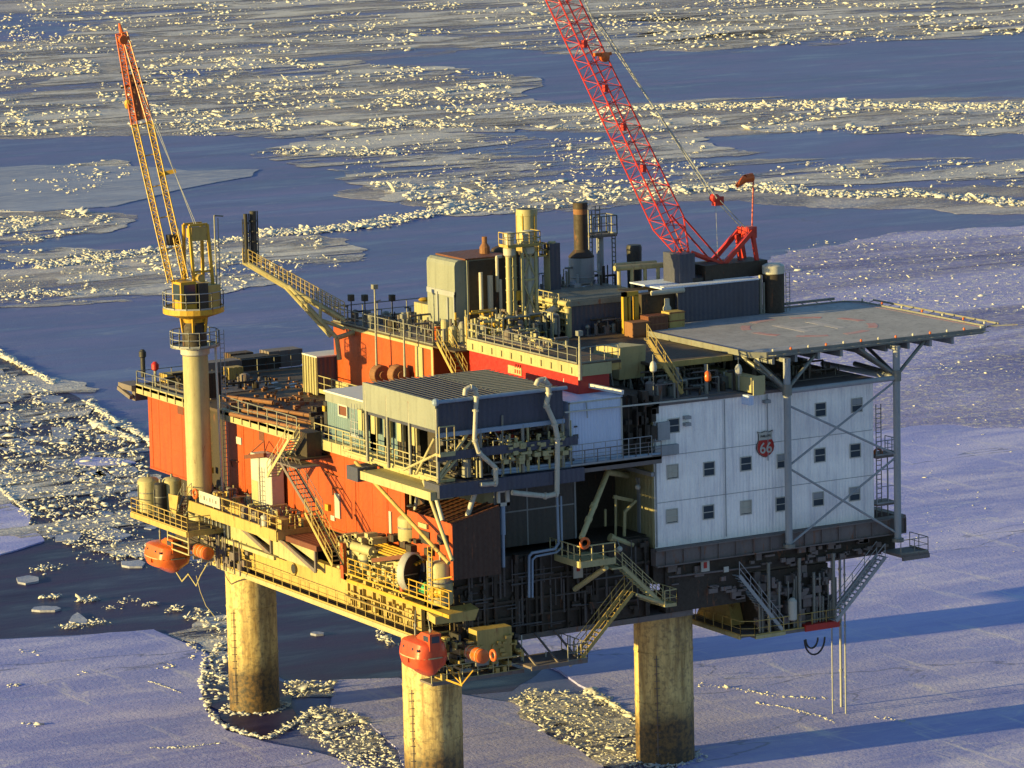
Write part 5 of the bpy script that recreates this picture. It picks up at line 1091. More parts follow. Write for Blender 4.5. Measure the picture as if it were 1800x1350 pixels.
# ------------------------------------------------------------------ upper deck (level 30 m)
U0 = 10.3
ub = Thing('upper_deck', 'raised upper deck carried on orange and red walls', 'deck', (20,20,ZM))
yl, yc = at(604,575,Z=ZU).y, at(756,608,Z=ZU).y; yl = max(yl, 37.5)
b = MB(); b.box(U0,14,yc,yl,ZM,ZU-.12); ub.part('orange_wall', b, 'orange')
b = MB(); b.box(U0-.03,U0,yc+.05,yc+.35,ZM,ZU-.12); 
p, q = at(732,608,X=U0), at(746,665,X=U0); b.box(U0-.14,U0-.002,q.y,p.y,q.z,p.z); ub.part('pale_panel', b, 'cream')
b = MB(); b.box(13.9,33,17.4,yl,ZM,ZU-.12); ub.part('inner_wall', b, 'brown')
b = MB(); b.box(U0+1.0,13.89,1.4,17.3,ZM,ZU); ub.part('red_wall', b, 'red')
b = MB(); b.box(U0+.9,14,1.2,17.5,ZU+.003,ZU+.85); ub.part('cream_fascia', b, 'cream')
b = MB()
for k in range(11): y = 2+k*1.45; b.box(U0+.8,U0+.9,y,y+.2,ZU+.15,ZU+.6)
b.box(U0-.05,U0,yc,yl,ZU-.35,ZU-.12); ub.part('edge_cleat', b, 'cream')
b = MB(); p, q = at(893,641,X=U0+.95), at(917,661,X=U0+.95); b.box(U0+.93,U0+.99,q.y,p.y,q.z,p.z); ub.part('wall_notice', b, 'cream')
b = MB()
for k in range(6): b.box(U0+.91,U0+.925,q.y+.15+(k%3)*.33,q.y+.3+(k%3)*.33,q.z+.12+(k//3)*.4,q.z+.4+(k//3)*.4)
ub.part('notice_mark', b, 'red')
b = MB(); b.box(U0-.1,36,17.5,yl+.2,ZU-.12,ZU); b.box(U0+.92,14.8,1.22,17.48,ZU+.72,ZU+.9); b.box(14.8,18.4,7.4,17.49,ZU-.15,ZU+.04); b.box(18.4,25.3,3.0,17.49,ZU-.15,ZU+.05); ub.part('deck_plate', b, 'deck')
b = MB(); b.box(14,14.7,1.3,1.5,ZU+.2,ZU+.72); b.beam((14.8,1.3,ZU+.45),(14.8,17.3,ZU+.45),.15,.5); b.beam((18.4,2.9,ZU-.15),(25.3,2.9,ZU-.15),.2,.4); ub.part('edge_girder', b, 'ybeam')
b = MB(); b.rail([(U0+.95,17.3,ZU+.9),(U0+.95,1.4,ZU+.9),(14.7,1.4,ZU+.9)],1.15,1.3,.04); b.rail([(U0,yc,ZU),(U0,yl,ZU),(34,yl,ZU)],1.15,1.3,.04); b.rail([(U0,yc,ZU),(13.5,yc,ZU)],1.15,1.1,.04); ub.part('railing', b, 'steel')
b = MB(); b.box(U0-1.6,U0-.02,26,yl,ZM+.3,ZM+.5); b.rail([(U0-1.6,yl,ZM+.5),(U0-1.6,26,ZM+.5)],1.15,1.3,.04); b.box(U0-.2,U0-.01,26,yl,ZM+.5,ZM+1.1); ub.part('side_catwalk', b, 'cream')
b = MB(); b.stair(at(822,664,X=U0+.8), at(789,600,X=U0+.8), (-1.0,0,0)); single('upper_deck_stair', 'steep stair between the orange wall end and the red wall', 'stairs', b, 'ybeam')
b = MB()
for k, (px, s_) in enumerate(((668,1),(700,1))):
    q = at(px,658,X=U0-1.0); b.lathe(q, [(.7,-.45),(.75,-.4),(.75,.4),(.7,.45)], 18, 'Y'); b.lathe(q, [(.3,-.6),(.3,.6)], 12, 'Y')
single('cable_reels', 'pair of dark cable reels standing before the orange upper wall', 'reels', b, 'rust')
for (px, py0, py1, lb) in ((663,668,508,'tall slim mast in front of the orange upper wall'),(712,662,560,'shorter thin mast right of the tall one before the orange wall'),(1020,668,590,'grey lamp mast beside the slanted cream tank')):
    q = at(px, py0, X=U0-1.2) if px < 1000 else at(px,py0,Y=.8); t = Thing('mast', lb, 'mast', q); b = MB(); zt = zat(q.x,q.y,py1); b.tube(q,(q.x,q.y,zt),.11 if px < 1000 else .16,.06,8); t.part('pole', b, 'steel', smooth=True); b = MB(); b.box(q.x-.2,q.x+.2,q.y-.2,q.y+.2,zt,zt+.35); b.tube((q.x,q.y,zt-1),(q.x+.5,q.y,zt-.9),.05); t.part('head', b, 'steel')
b = MB(); b.ball(at(700,620,X=U0-1.5)+Vector((0,0,0)),.01,6)
# tall cooling / filter house
q = at(773,578,Z=ZU); TY1 = q.y; TX = q.x; qc = at(822,588,Z=ZU); TY0 = TY1-4.6; zt = zat(TX,TY1,447)
th = Thing('tall_filter_house', 'tall cream box house with a shade-darkened side and vertical pipes on the upper deck', 'plant house', (TX+2,TY0+2,ZU))
TX1 = TX+3.7
b = MB(); b.box(TX,TX1,TY0,TY1,ZU+.6,zt); th.part('casing', b, 'board')
b = MB(); b.box(TX+.1,TX1,TY0-.06,TY0-.002,ZU+.6,zt-.1); th.part('painted_shade_side', b, 'dark')  # dark sheet paints shade onto the side turned from the sun
b = MB(); b.prism([(TX-1.0,TY1,ZU+.6),(TX-1.0,TY1,zt-.45),(TX-.9,TY1,zt-.15),(TX-.65,TY1,zt),(TX,TY1,zt),(TX,TY1,ZU+.6)],(0,-4.4,0)); th.part('rounded_front', b, 'board')
b = MB(); b.box(TX-1.06,TX-.9,TY0+.2,TY1,zt-2.8,zt-2.4); b.box(TX-1.12,TX-.95,TY0+1.2,TY0+1.35,ZU+.7,zt-2.9); b.box(TX-1.12,TX-.95,TY0+2.8,TY0+2.95,ZU+.7,zt-2.6); b.box(TX-1.1,TX-.95,TY0+.2,TY0+.3,ZU+.6,zt-2.6); th.part('seam', b, 'grey')
b = MB(); b.box(TX-.2,TX1,TY0-.1,TY1,zt,zt+.12); th.part('roof', b, 'brown')
b = MB()
for dx, r2, h0, m in ((.9,.16,0,0),(1.7,.22,0,0),(2.6,.12,0,0)): b.tube((TX+dx,TY0-.5,ZU),(TX+dx,TY0-.5,zt-.6-dx*.4),r2,n=10)
b.path([(TX+2.4,TY0-.4,zt-2.6),(TX+2.4,TY0-.4,zt+.1),(TX+2.8,TY0-.4,zt+.1)],.13); b.path([(TX+3.3,TY0-.4,zt-2.4),(TX+3.3,TY0-.4,zt+.1),(TX+3.6,TY0-.4,zt+.1)],.13)
th.part('vertical_pipe', b, 'pipe', smooth=True)
b = MB(); b.lathe((TX+2.7,TY0+2,zt+.1),[(.4,0),(.4,.5),(.2,.8),(.2,1.3)],12); th.part('roof_vent', b, 'rust')
b = MB(); b.lathe((TX+4.9,TY0+2.4,ZU+.3),[(1.35,0),(1.4,.2),(1.4,5.4),(1.2,5.8),(.5,6.1)],22); single('dark_vessel', 'tall dark round vessel behind the tall cream house', 'vessel', b, 'dark', smooth=True)
b = MB(); b.box(TX-.8,TX+1,TY1+.3,TY1+2.6,ZU,ZU+1.9); t = Thing('pump_housing', 'low pale housing left of the tall cream house', 'housing', (TX,TY1+1,ZU)); t.part('casing', b, 'creamrib')
b = MB(); b.ball((TX-.2,TY1+2.0,ZU+2.1),.35,8,1.6,1,.5); t.part('yellow_cover', b, 'yellow', smooth=True)
b = MB(); rr = random.Random(61)
for k in range(130):
    q = at(rr.uniform(690,1000), rr.uniform(560,605), Z=ZU+.2); 
    if q.x < U0+.3: continue
    if q.y < 17.6: continue
    s_ = rr.uniform(.06,.38); b.box(q.x,q.x+s_,q.y,q.y+s_*1.4,ZU,ZU+rr.uniform(.2,1.3))
single('deck_machinery', 'crowd of small cream valves and boxes along the upper deck edge', 'machinery', b, 'steel', piece='valve_box')
b = MB()
for px, py, m_ in ((768,600,0),(830,598,0),(855,585,0),(950,588,0)): q = at(px,py,Z=ZU); b.box(q.x,q.x+.4,q.y,q.y+.4,ZU,ZU+1.1)
single('orange_drums', 'orange boxes standing among the valves on the upper deck', 'boxes', b, 'boat')
b = MB()
for px in (848,868,886): q = at(px,575,Z=ZU+1.2); b.box(q.x,q.x+.3,q.y-1.0,q.y,ZU+.2,ZU+1.3)
b.path([at(845,568,Z=ZU+1.4), at(885,572,Z=ZU+1.4)],.12); single('yellow_barrier', 'yellow barrier at the foot of the twin pipe tower', 'barrier', b, 'yellow')
# twin pipe tower
q = at(897,596,Z=ZU); tx, ty = q.x, q.y; ztw = zat(tx,ty,432)
tw = Thing('twin_pipe_tower', 'twin yellowish pipe columns with collars and cross-braced frame', 'pipe tower', (tx,ty,ZU))
for dx in (0,.62):
    b = MB(); b.tube((tx+dx,ty+dx*.3,ZU),(tx+dx,ty+dx*.3,ztw),.22 if dx == 0 else .16,n=14)
    for k in range(7): b.tube((tx+dx,ty+dx*.3,ZU+1+k*.9),(tx+dx,ty+dx*.3,ZU+1.08+k*.9),.26 if dx == 0 else .2,n=14)
    tw.part('pipe_column', b, 'cream', smooth=True)
b = MB()
for dx in (0.1,1.75): b.lathe((tx+dx,ty,ztw-.9),[(.25,0),(.46,.2),(.48,.7),(.36,.8),(.36,1.5),(.45,1.6),(.45,1.9),(.2,1.95)],16)
tw.part('silencer_head', b, 'pipe', smooth=True)
b = MB()
for x in (tx+1.0,tx+2.2): b.beam((x,ty-.3,ZU+1.5),(x,ty-.3,ztw-.6),.2)
for k in range(2):
    z = ZU+1.6+k*2.9; b.beam((tx+1.0,ty-.3,z),(tx+2.2,ty-.3,z+2.8),.1); b.beam((tx+2.2,ty-.3,z),(tx+1.0,ty-.3,z+2.8),.1); b.beam((tx+1.0,ty-.3,z+2.85),(tx+2.2,ty-.3,z+2.85),.12)
tw.part('braced_frame', b, 'cream')
b = MB(); b.tube((tx+1.75,ty-.0,ZU),(tx+1.75,ty-.0,ztw-1.0),.26,n=14); tw.part('white_riser', b, 'pipe', smooth=True)
b = MB(); b.box(tx-.4,tx+2.4,ty-.7,ty+.7,ztw-.1,ztw); b.rail([(tx-.4,ty-.7,ztw),(tx+2.4,ty-.7,ztw),(tx+2.4,ty+.7,ztw)],1.0,.8,.04); b.rail([(tx-.4,ty-.7,ztw),(tx-.4,ty+.7,ztw)],1.0,.8,.04); tw.part('top_platform', b, 'ybeam')
b = MB(); q = at(909,517,Z=ZU+3.4); b.box(q.x,q.x+.6,q.y,q.y+.4,ZU+2.9,ZU+3.6); tw.part('yellow_box', b, 'yellow')
# exhaust stacks
def stack(px, pyt, pyn, pyb, rt, rb, lb, mt, mb_, yb_, pyc=None):
    q = at(px, 560, Z=ZU); q.x, q.y = at(px, pyb, Y=yb_).x, yb_; zb = ZU; z1_, z2_, z3_ = zat(q.x,q.y,pyc or pyn+20), zat(q.x,q.y,pyn), zat(q.x,q.y,pyt)
    t = Thing('exhaust_stack', lb, 'exhaust stack', (q.x,q.y,zb), 'exhaust stacks'); b = MB(); b.lathe((q.x,q.y,0),[(rb,zb),(rb,z1_)],24); b.lathe((q.x,q.y,0),[(rb+.01,z1_-1.6),(rb+.04,z1_-1.55),(rb+.04,z1_-1.5),(rb+.01,z1_-1.45)],24,cap=False); t.part('drum', b, mb_, smooth=True)
    b = MB(); b.lathe((q.x,q.y,0),[(rb*1.0,z1_),(rb*1.02,z1_+.1),(rt*1.15,z2_-.1),(rt,z2_)],24); t.part('cone', b, 'sooty', smooth=True)
    b = MB(); b.lathe((q.x,q.y,0),[(rt,z2_),(rt,z3_-.5),(rt*1.06,z3_-.48),(rt*1.06,z3_)],24); t.part('chimney', b, mt, smooth=True)
    if mt == 'sooty': b = MB(); b.lathe((q.x,q.y,0),[(rt*1.02,z3_-.9),(rt*1.02,z3_-.49)],24,cap=False); t.part('rusty_tip', b, 'rust', smooth=True)
    b = MB(); b.lathe((q.x,q.y,0),[(rt*.9,z3_-.02),(rt*.9,z3_+.01)],24); t.part('flue_opening', b, 'black'); return t, q, z3_
s1, q1, z1t = stack(930,367,432,560,.78,.85,'cream exhaust chimney with stubby grey drum behind the twin pipe tower','cream','grey',25,450)
s2, q2_, z2t = stack(1024,356,438,560,.55,1.0,'sooty dark exhaust chimney with a rusty tip on a grey drum','sooty','grey',27,452)
b = MB()
for k in range(5): a = k*1.25; b.tube((q1.x+.8*math.cos(a),q1.y+.8*math.sin(a),z1t-3),(q1.x+.8*math.cos(a),q1.y+.8*math.sin(a),z1t-.3),.05)
s1.part('guide_bar', b, 'yellow')
b = MB(); zz = zat(q1.x,q1.y,432); b.lathe((q1.x,q1.y,0),[(1.05,zz-.3),(1.1,zz)],20); b.rail([(q1.x-1.1,q1.y-1.1,zz-.8),(q1.x+1.1,q1.y-1.1,zz-.8),(q1.x+1.1,q1.y+1.1,zz-.8)],1.0,.8,.05); s1.part('collar_platform', b, 'ybeam')
q = at(975,500,Y=24); b = MB(); zt_ = zat(q.x,24,428); b.box(q.x-.4,q.x+.55,24,24.9,ZU,zt_); t = Thing('square_duct', 'slim square grey duct standing between the two exhaust chimneys', 'duct', (q.x,24,ZU)); t.part('casing', b, 'slate'); b = MB(); b.box(q.x-.42,q.x-.39,23.97,24.9,ZU,zt_-.5); b.tube((q.x,24.3,zt_),(q.x,24.3,zt_+.15),.3); t.part('painted_sun_side', b, 'cream')  # cream plate paints sunlight onto one side of the grey duct
q = at(1056,495,Y=27.5); sx, sy = q.x, 27.5; lt = Thing('stack_access_tower', 'dark caged access platform tower right of the rusty chimney', 'access tower', (sx,sy,ZU)); zp = zat(sx,sy,412)
b = MB(); b.tube((sx,sy,ZU),(sx,sy,zp),.28,n=12); lt.part('post', b, 'grey', smooth=True); b = MB(); b.box(sx-1.0,sx+1.1,sy-.8,sy+.8,zp-.15,zp); lt.part('platform', b, 'girder')
b = MB(); b.rail([(sx-1,sy-.8,zp),(sx+1.1,sy-.8,zp),(sx+1.1,sy+.8,zp),(sx-1,sy+.8,zp)],1.5,.7,.05); b.ladder((sx-1.0,sy-.5,ZU),(sx-1.0,sy-.5,zp+2),(0,.5,0),.05); b.ladder((sx+.9,sy-.85,ZU),(sx+.9,sy-.85,zp),(0,.5,0),.05); b.ladder((sx-.9,sy-.9,zp+.5),(sx-.9,sy-.9,z2t-.3),(.4,0,0),.05); lt.part('railing', b, 'steel')
# generator house
q = at(1012,592,Z=ZU); GX, GY = q.x-.2, q.y+.2; GX1, GYb = at(1142,575,Y=GY).x, at(927,575,X=GX).y; gz = zat(GX,GY,527)
gh = Thing('turbine_house', 'long house with ribbed grey roof and cream end full of pipes', 'plant house', (GX+3,GY+3,ZU))
b = MB(); b.box(GX,GX1,GY,GYb,ZU,gz-.5); gh.part('wall', b, 'slate')
b = MB(); b.box(GX-.1,GX-.002,GY,GYb,ZU+.8,gz-.5); gh.part('end_wall', b, 'cream')
b = MB(); n = 22
b.box(GX-.2,GX1+.1,GY-.15,GYb+.1,gz-.5,gz-.1)
for i in range(n): y = GY+(GYb-GY)*i/n; b.box(GX-.1,GX1,y,y+.14,gz-.1,gz)
gh.part('roof', b, 'steel')
b = MB(); b.tube((GX-.35,GY-.1,gz-.3),(GX-.35,GYb,gz-.3),.22,n=10)
for i in range(7): b.tube((GX-.25,GY+.3+i*.7,gz-.8),(GX-.25,GY+.3+i*.7,gz-2.6),.06)
b.tube((GX-.3,GY,gz-.6),(GX-.3,GY,ZU),.26,n=12)
for k in range(4): b.tube((GX-.3,GY,gz-1-k*.5),(GX-.3,GYb-.4,gz-1-k*.5),.09)
gh.part('end_pipe', b, 'cream', smooth=True)
b = MB(); b.path([(GX-1.2,GY+.3,ZU+.3),(GX-1.2,GY+.3,ZU+1.6),(GX-1.2,GY+3.4,ZU+1.6),(GX-1.2,GY+3.4,ZU)],.3,12); b.tube((GX-1.2,GY+1.8,ZU+1.6),(GX-.1,GY+1.8,ZU+2.1),.33,n=12); gh.part('exhaust_elbow', b, 'pipe', smooth=True)
b = MB(); b.rail([(GX-2,GY-.6,ZU+.05),(GX-2,GYb+1,ZU+.05)],2.0,1.0,.05,3); b.rail([(GX-.5,GY+1,ZU+2.2),(GX-.5,GYb+1.2,ZU+2.2)],1.0,.8,.04); gh.part('railing', b, 'cream')
b = MB(); b.box(GX-.14,GX-.11,GYb-2.6,GYb-1.4,ZU+.1,ZU+2); gh.part('doorway', b, 'black')
b = MB(); b.box(GX+5.9,GX+6.8,GY-.05,GY-.002,ZU+2.2,ZU+3.0); gh.part('side_window', b, 'bluebox')
b = MB(); b.box(GX-.5,GX-.42,GY+3.0,GY+3.2,gz-1.4,gz); b.box(GX-.55,GX-.45,GY+3.1,GY+3.5,gz-.6,gz-.1); gh.part('black_bracket', b, 'black')
# yellow gate frame and brown crates
q = at(1095,562,Y=GY-1.5); q3 = at(1122,560,Y=GY-1.5); b = MB(); zt_ = zat(q.x,GY-1.5,514); b.box(q.x,q.x+.35,GY-1.6,GY-1.3,ZU,zt_); b.box(q3.x-.35,q3.x,GY-1.6,GY-1.3,ZU,zt_-.3); b.box(q.x,q3.x,GY-1.6,GY-1.3,zt_-.35,zt_); b.box(q.x+.5,q.x+.7,GY-1.55,GY-1.35,ZU,zt_-.4); single('yellow_gate_frame', 'yellow upright gate frame against the dark side of the turbine house', 'frame', b, 'yellow')
for k, (px, lb, w_, h_) in enumerate(((1120,'rusty brown crate right below the yellow gate frame',1.6,1.2),(1150,'dark brown crate in the middle of the upper deck row',1.8,1.5),(1183,'yellowish box at the right end of the crate row by the crane house',1.4,1.6))):
    q = at(px,566-k*3,Y=GY-3.2+k*.3); t = Thing('deck_crate', lb, 'crate', (q.x,q.y,ZU)); b = MB(); b.cbox(q.x-w_/2,q.x+w_/2,q.y-.6,q.y+.6,ZU+.08,ZU+h_,.05); t.part('box', b, ('rust','brown','ybeam')[k]); b = MB()
    for z in (.2,h_*.55,h_-.1): b.box(q.x-w_/2-.03,q.x+w_/2+.03,q.y-.64,q.y-.602,ZU+z,ZU+z+.08)
    t.part('batten', b, 'rust')
# stool-like yellow pipe rack over roof
q = at(1100,500,Y=22); b = MB(); z_ = zat(q.x,22,470); x1_ = at(1165,470,Y=22).x; b.tube((q.x-1,22,z_),(x1_,22,z_-.1),.22,n=10); b.tube((q.x-.4,23,z_+.1),(x1_,23,z_),.18,n=10)
for i in range(4): x = q.x-.6+(x1_-q.x+.4)*i/3.2; b.tube((x,22,ZU+2),(x,22,z_),.15,n=8)
single('pipe_header', 'cream pipe header on short legs behind the turbine house roof', 'pipe', b, 'cream')
b = MB(); q = at(1115,465,Y=25); b.lathe((q.x,25,ZU+1),[(.55,0),(.6,4.0),(.62,4.4),(.55,4.6)],16); single('dark_vent_cap', 'dark round vent cap showing above the cream pipe header', 'vent', b, 'black', smooth=True)
# crane house block (blue slate) and things on it
bx0, bx1 = at(1192,560,Y=17).x, at(1334,540,Y=17).x; bz = zat(bx0,17,506)
cb_ = Thing('crane_base_house', 'long slate blue box house below the red crane', 'plant house', (bx0+3,19,ZU))
b = MB(); b.box(bx0,bx1,17,21.5,ZU,bz); cb_.part('wall', b, 'slate'); b = MB(); b.box(bx0-1.5,bx1,16.9,21.6,bz,bz+.1); cb_.part('roof', b, 'bluebox')
b = MB(); b.box(bx0+4,bx1-.2,18,21,bz+.1,bz+.16); b.box(bx0-1.2,bx0+2,17.1,17.6,bz+.1,bz+.15); cb_.part('frost_patch', b, 'snow')
b = MB(); b.box(bx0-3.0,bx0-.01,17.4,21,ZU,bz-.3); cb_.part('annex', b, 'dark'); b = MB(); b.lathe((bx0-1.1,16.8,bz-2.4),[(.15,0),(.32,.2),(.32,1.0),(.2,1.2),(.2,1.7)],12); b.path([(bx0-2.4,16.9,bz-.2),(bx0+.5,16.9,bz-.2)],.2); cb_.part('white_pipework', b, 'pipe', smooth=True)
tq = at(1360,540,Y=17.5); t = Thing('round_tank', 'dark upright tank with a white cap right of the slate blue house', 'tank', (tq.x,17.5,ZU)); b = MB(); zt_ = zat(tq.x,17.5,480); b.lathe((tq.x,17.5,ZU),[(.85,0),(.85,zt_-ZU)],20); t.part('shell', b, 'dark', smooth=True); b = MB(); b.lathe((tq.x,17.5,zt_),[(.87,0),(.87,.6),(.6,.75)],20); t.part('cap', b, 'white', smooth=True)
b = MB(); b.tube((tq.x-1.4,17.2,ZU),(tq.x-1.4,17.2,zt_),.14); b.tube((tq.x-1.1,17.2,ZU),(tq.x-1.1,17.2,zt_-.6),.1); b.ladder((tq.x+.9,17.1,ZU),(tq.x+.9,17.1,zt_),(.35,0,0)); t.part('pipe', b, 'steel')
# ------------------------------------------------------------------ red crane
RY = 19.5
cr = Thing('red_lattice_crane', 'red lattice boom crane rising out of the top of the picture', 'crane', (at(1215,470,Y=RY).x,RY,bz))
k0 = at(1212,468,Y=RY); 
b = MB(); b.lathe((k0.x,RY,bz-.1),[(1.3,0),(1.3,.5),(1.1,.6)],20); cr.part('turntable', b, 'black', smooth=True)
b = MB(); b.box(at(1192,470,Y=RY).x-.6,at(1213,470,Y=RY).x-.3,RY-1.2,RY+1.2,bz+.1,zat(k0.x,RY,442)); cr.part('machinery_cab', b, 'slate')
rp, tp = at(1205,455,Y=RY), at(975,-30,Y=RY+7)
mid = rp.lerp(tp,.13); b = MB(); 
b.lattice(rp, mid, .5, 1.85, .065, .03, 4, (1,0,0)); b.lattice(mid, tp, 1.85, 1.7, .065, .028, 24, (1,0,0)); cr.part('boom', b, 'crane')
b = MB()
for t_ in (.33,.48,.62,.78): c_ = rp.lerp(tp,t_); b.box(c_.x-.2,c_.x+.1,c_.y-.4,c_.y,c_.z-.3,c_.z+.3)
cr.part('boom_splice', b, 'crane')
c_ = at(1062,100,Y=RY+4); b = MB(); b.lathe(c_, [(.12,-.25),(.4,-.2),(.4,.2),(.12,.25)], 14, 'Y'); b.box(c_.x-.9,c_.x+.6,c_.y-.15,c_.y+.15,c_.z+.1,c_.z+.35); cr.part('boom_sheave', b, 'boat')
g0, g1, g2 = at(1262,462,Y=RY), at(1311,405,Y=RY), at(1322,472,Y=RY)
b = MB()
for dy in (-.9,.9):
    b.beam(g0+Vector((0,dy,0)), g1+Vector((0,dy,0)), .3,.35); b.beam(g1+Vector((0,dy,0)), g2+Vector((0,dy,0)), .28,.28); b.beam(at(1205,445,Y=RY)+Vector((0,dy,.2)), g0+Vector((0,dy,0)), .16,.2); b.beam(at(1190,380,Y=RY)+Vector((0,dy,0)), g0+Vector((0,dy,0)), .12)
b.beam(g1+Vector((0,-.9,0)), g1+Vector((0,.9,0)), .5,.5); b.beam(g0+Vector((0,-.9,0)), g0+Vector((0,.9,0)), .3,.3); b.box(g1.x-.1,g1.x+.7,RY-.5,RY+.5,g1.z-.6,g1.z+.3); b.beam(at(1295,412,Y=RY), at(1302,470,Y=RY), .25)
cr.part('gantry', b, 'crane')
b = MB(); b.box(g0.x-2,g2.x+.6,RY-1.3,RY+1.3,bz+.12,g0.z+.05); cr.part('counterweight_frame', b, 'dark')
blk = at(1256,348,Y=RY); b = MB(); b.lathe(blk, [(.2,-.3),(.34,-.25),(.34,.25),(.2,.3)], 12, 'Y'); b.box(blk.x-.1,blk.x+.7,blk.y-.25,blk.y+.25,blk.z-.6,blk.z+.1); cr.part('pendant_block', b, 'crane')
b = MB()
for dy, o_ in ((-.35,0),(.35,0)):
    b.tube(blk+Vector((0,dy,0)), at(1040 if dy < 0 else 1048,30,Y=RY+6.2), .06, n=6); b.tube(blk+Vector((.3,dy,-.2)), g1+Vector((0,dy,0)), .045, n=5)
b.tube(at(1040,30,Y=RY+6.2), at(1005,-60,Y=RY+7.5), .06, n=6)
b.tube(at(1252,200,Y=RY).lerp(at(1262,462,Y=RY),.6), at(1262,462,Y=RY), .02, n=4)
cr.part('pendant_rope', b, 'grey')
# windsock
wq = at(1322,402,Y=RY+.6); t = Thing('windsock', 'orange windsock on a thin mast above the red crane gantry', 'windsock', wq); top = at(1324,318,Y=RY+.6); b = MB(); b.tube(wq, top, .06, n=8); t.part('mast', b, 'crane')
b = MB(); b.tube(at(1322,312,Y=RY+.6), at(1310,314,Y=RY+.6), .38, .33, 12, False); b.tube(at(1310,314,Y=RY+.6), at(1295,327,Y=RY+.6), .33, .16, 12, False); t.part('sock', b, 'boat', smooth=True)
# ------------------------------------------------------------------ yellow pedestal crane
PX, PY = -2.7, at(352,872,X=-2.7).y
yc_ = Thing('yellow_pedestal_crane', 'yellow crane with orange-tipped lattice boom on a tall cream column', 'crane', (PX,PY,15.3))
zt_ = zat(PX,PY,610); PXt = at(341,610,Y=PY).x
b = MB(); b.lathe((PX,PY,0),[(.98,15.2),(.98,zt_)],36); yc_.part('pedestal', b, 'cream', smooth=True)
b = MB(); b.lathe((PX,PY,0),[(1.0,zt_-.6),(1.12,zt_-.5),(1.12,zt_),(1.0,zt_+.05)],28); b.tube((PX+1.5,PY-.9,17.5),(PX+1.3,PY-.9,zt_+.3),.1); yc_.part('collar', b, 'white', smooth=True)
b = MB(); b.lathe((PX,PY,0),[(.95,zt_+.05),(.95,zt_+1.7),(.8,zt_+1.9),(.8,zt_+3.2)],28); yc_.part('slew_column', b, 'dark', smooth=True)
def ringrail(b, cx, cy, z, R, h, n=14):
    pts = [Vector((cx+R*math.cos(2*math.pi*i/n), cy+R*math.sin(2*math.pi*i/n), z)) for i in range(n+1)]; b.rail(pts, h, 1.0, .04); return b
b = MB(); b.lathe((PX,PY,0),[(.95,zt_-.1),(1.9,zt_+.05),(1.9,zt_+.15),(.95,zt_+.15)],24); yc_.part('lower_platform', b, 'steel'); b = MB(); ringrail(b,PX,PY,zt_+.15,1.85,1.15); b.ladder((PX+1.9,PY-.5,17.8),(PX+1.9,PY-.5,zt_+1.2),(.35,0,0)); yc_.part('lower_platform_railing', b, 'grey')
zd = zat(PX,PY,545)
b = MB(); b.lathe((PX,PY,0),[(.9,zd-.9),(1.0,zd-.6),(2.35,zd-.15),(2.35,zd+.25),(.9,zd+.25)],28); yc_.part('slew_deck', b, 'yellow', smooth=False)
b = MB(); ringrail(b,PX,PY,zd+.25,2.3,1.25); yc_.part('slew_deck_railing', b, 'grey')
b = MB()
for a in range(6): aa = a*1.05; b.beam((PX+.95*math.cos(aa),PY+.95*math.sin(aa),zt_+1.2),(PX+1.1*math.cos(aa),PY+1.1*math.sin(aa),zd-.5),.16)
yc_.part('slew_bracket', b, 'yellow')
b = MB(); b.box(PX-1.7,PX-.4,PY-1.5,PY+.1,zd+.3,zd+2.4); yc_.part('cab', b, 'yellow'); b = MB(); b.box(PX-1.45,PX-.5,PY-1.53,PY-1.5,zd+.7,zd+2.2); b.box(PX-1.73,PX-1.7,PY-1.3,PY-.1,zd+1,zd+2.2); yc_.part('cab_window', b, 'glass')
b = MB(); b.box(PX+.5,PX+1.6,PY-1.6,PY+1.2,zd+.3,zd+2.0); b.lathe((PX+.1,PY,zd+1.0),[(.5,-.6),(.5,.6)],14,'Y'); b.lathe((PX+.1,PY-1.0,zd+2.6),[(.3,-.4),(.3,.4)],12,'Y'); yc_.part('winch', b, 'ybeam')
b = MB(); b.box(PX-.3,PX+.5,PY-1.7,PY-1.2,zd+.3,zd+2.2); yc_.part('engine_box', b, 'black')
ztp = zat(PX,PY,395)
b = MB()
for (sx_, tx_) in ((-.25,-.35),(1.35,1.15)):
    for dy in (-1.0,1.0): b.beam((PX+sx_,PY+dy,zd+.3),(PX+tx_,PY+dy*.5,ztp),.2,.24)
b.beam((PX-.35,PY-.5,ztp),(PX+1.15,PY-.5,ztp),.2); b.beam((PX-.35,PY+.5,ztp),(PX+1.15,PY+.5,ztp),.2); b.beam((PX-.3,PY-.7,zd+3),(PX+1.25,PY-.7,zd+3),.14)
yc_.part('mast_frame', b, 'yellow')
b = MB(); b.box(PX-.25,PX+1.05,PY-.7,PY-.4,ztp-1.2,ztp-.15); b.box(PX-.2,PX+1.0,PY-.4,PY+.4,ztp-1.0,ztp-.3); yc_.part('sheave_block', b, 'ybeam')
b = MB(); b.tube((PX+1.45,PY-1.2,zd+1.4),(PX+1.45,PY-1.2,ztp+.7),.06); b.tube((PX+1.45,PY-1.2,ztp+.7),(PX+2.2,PY-1.2,ztp+.6),.06); b.tube((PX+1.75,PY-1.2,zd+1.4),(PX+1.75,PY-1.2,ztp+.5),.04); yc_.part('lamp_pole', b, 'steel')
bt = Vector((at(214,60,Y=PY+9).x, PY+9, at(214,60,Y=PY+9).z)); bb = at(313,492,Y=PY-.5); k1 = bb.lerp(bt,.14); k2 = bb.lerp(bt,.63)
Wd_ = 1.75
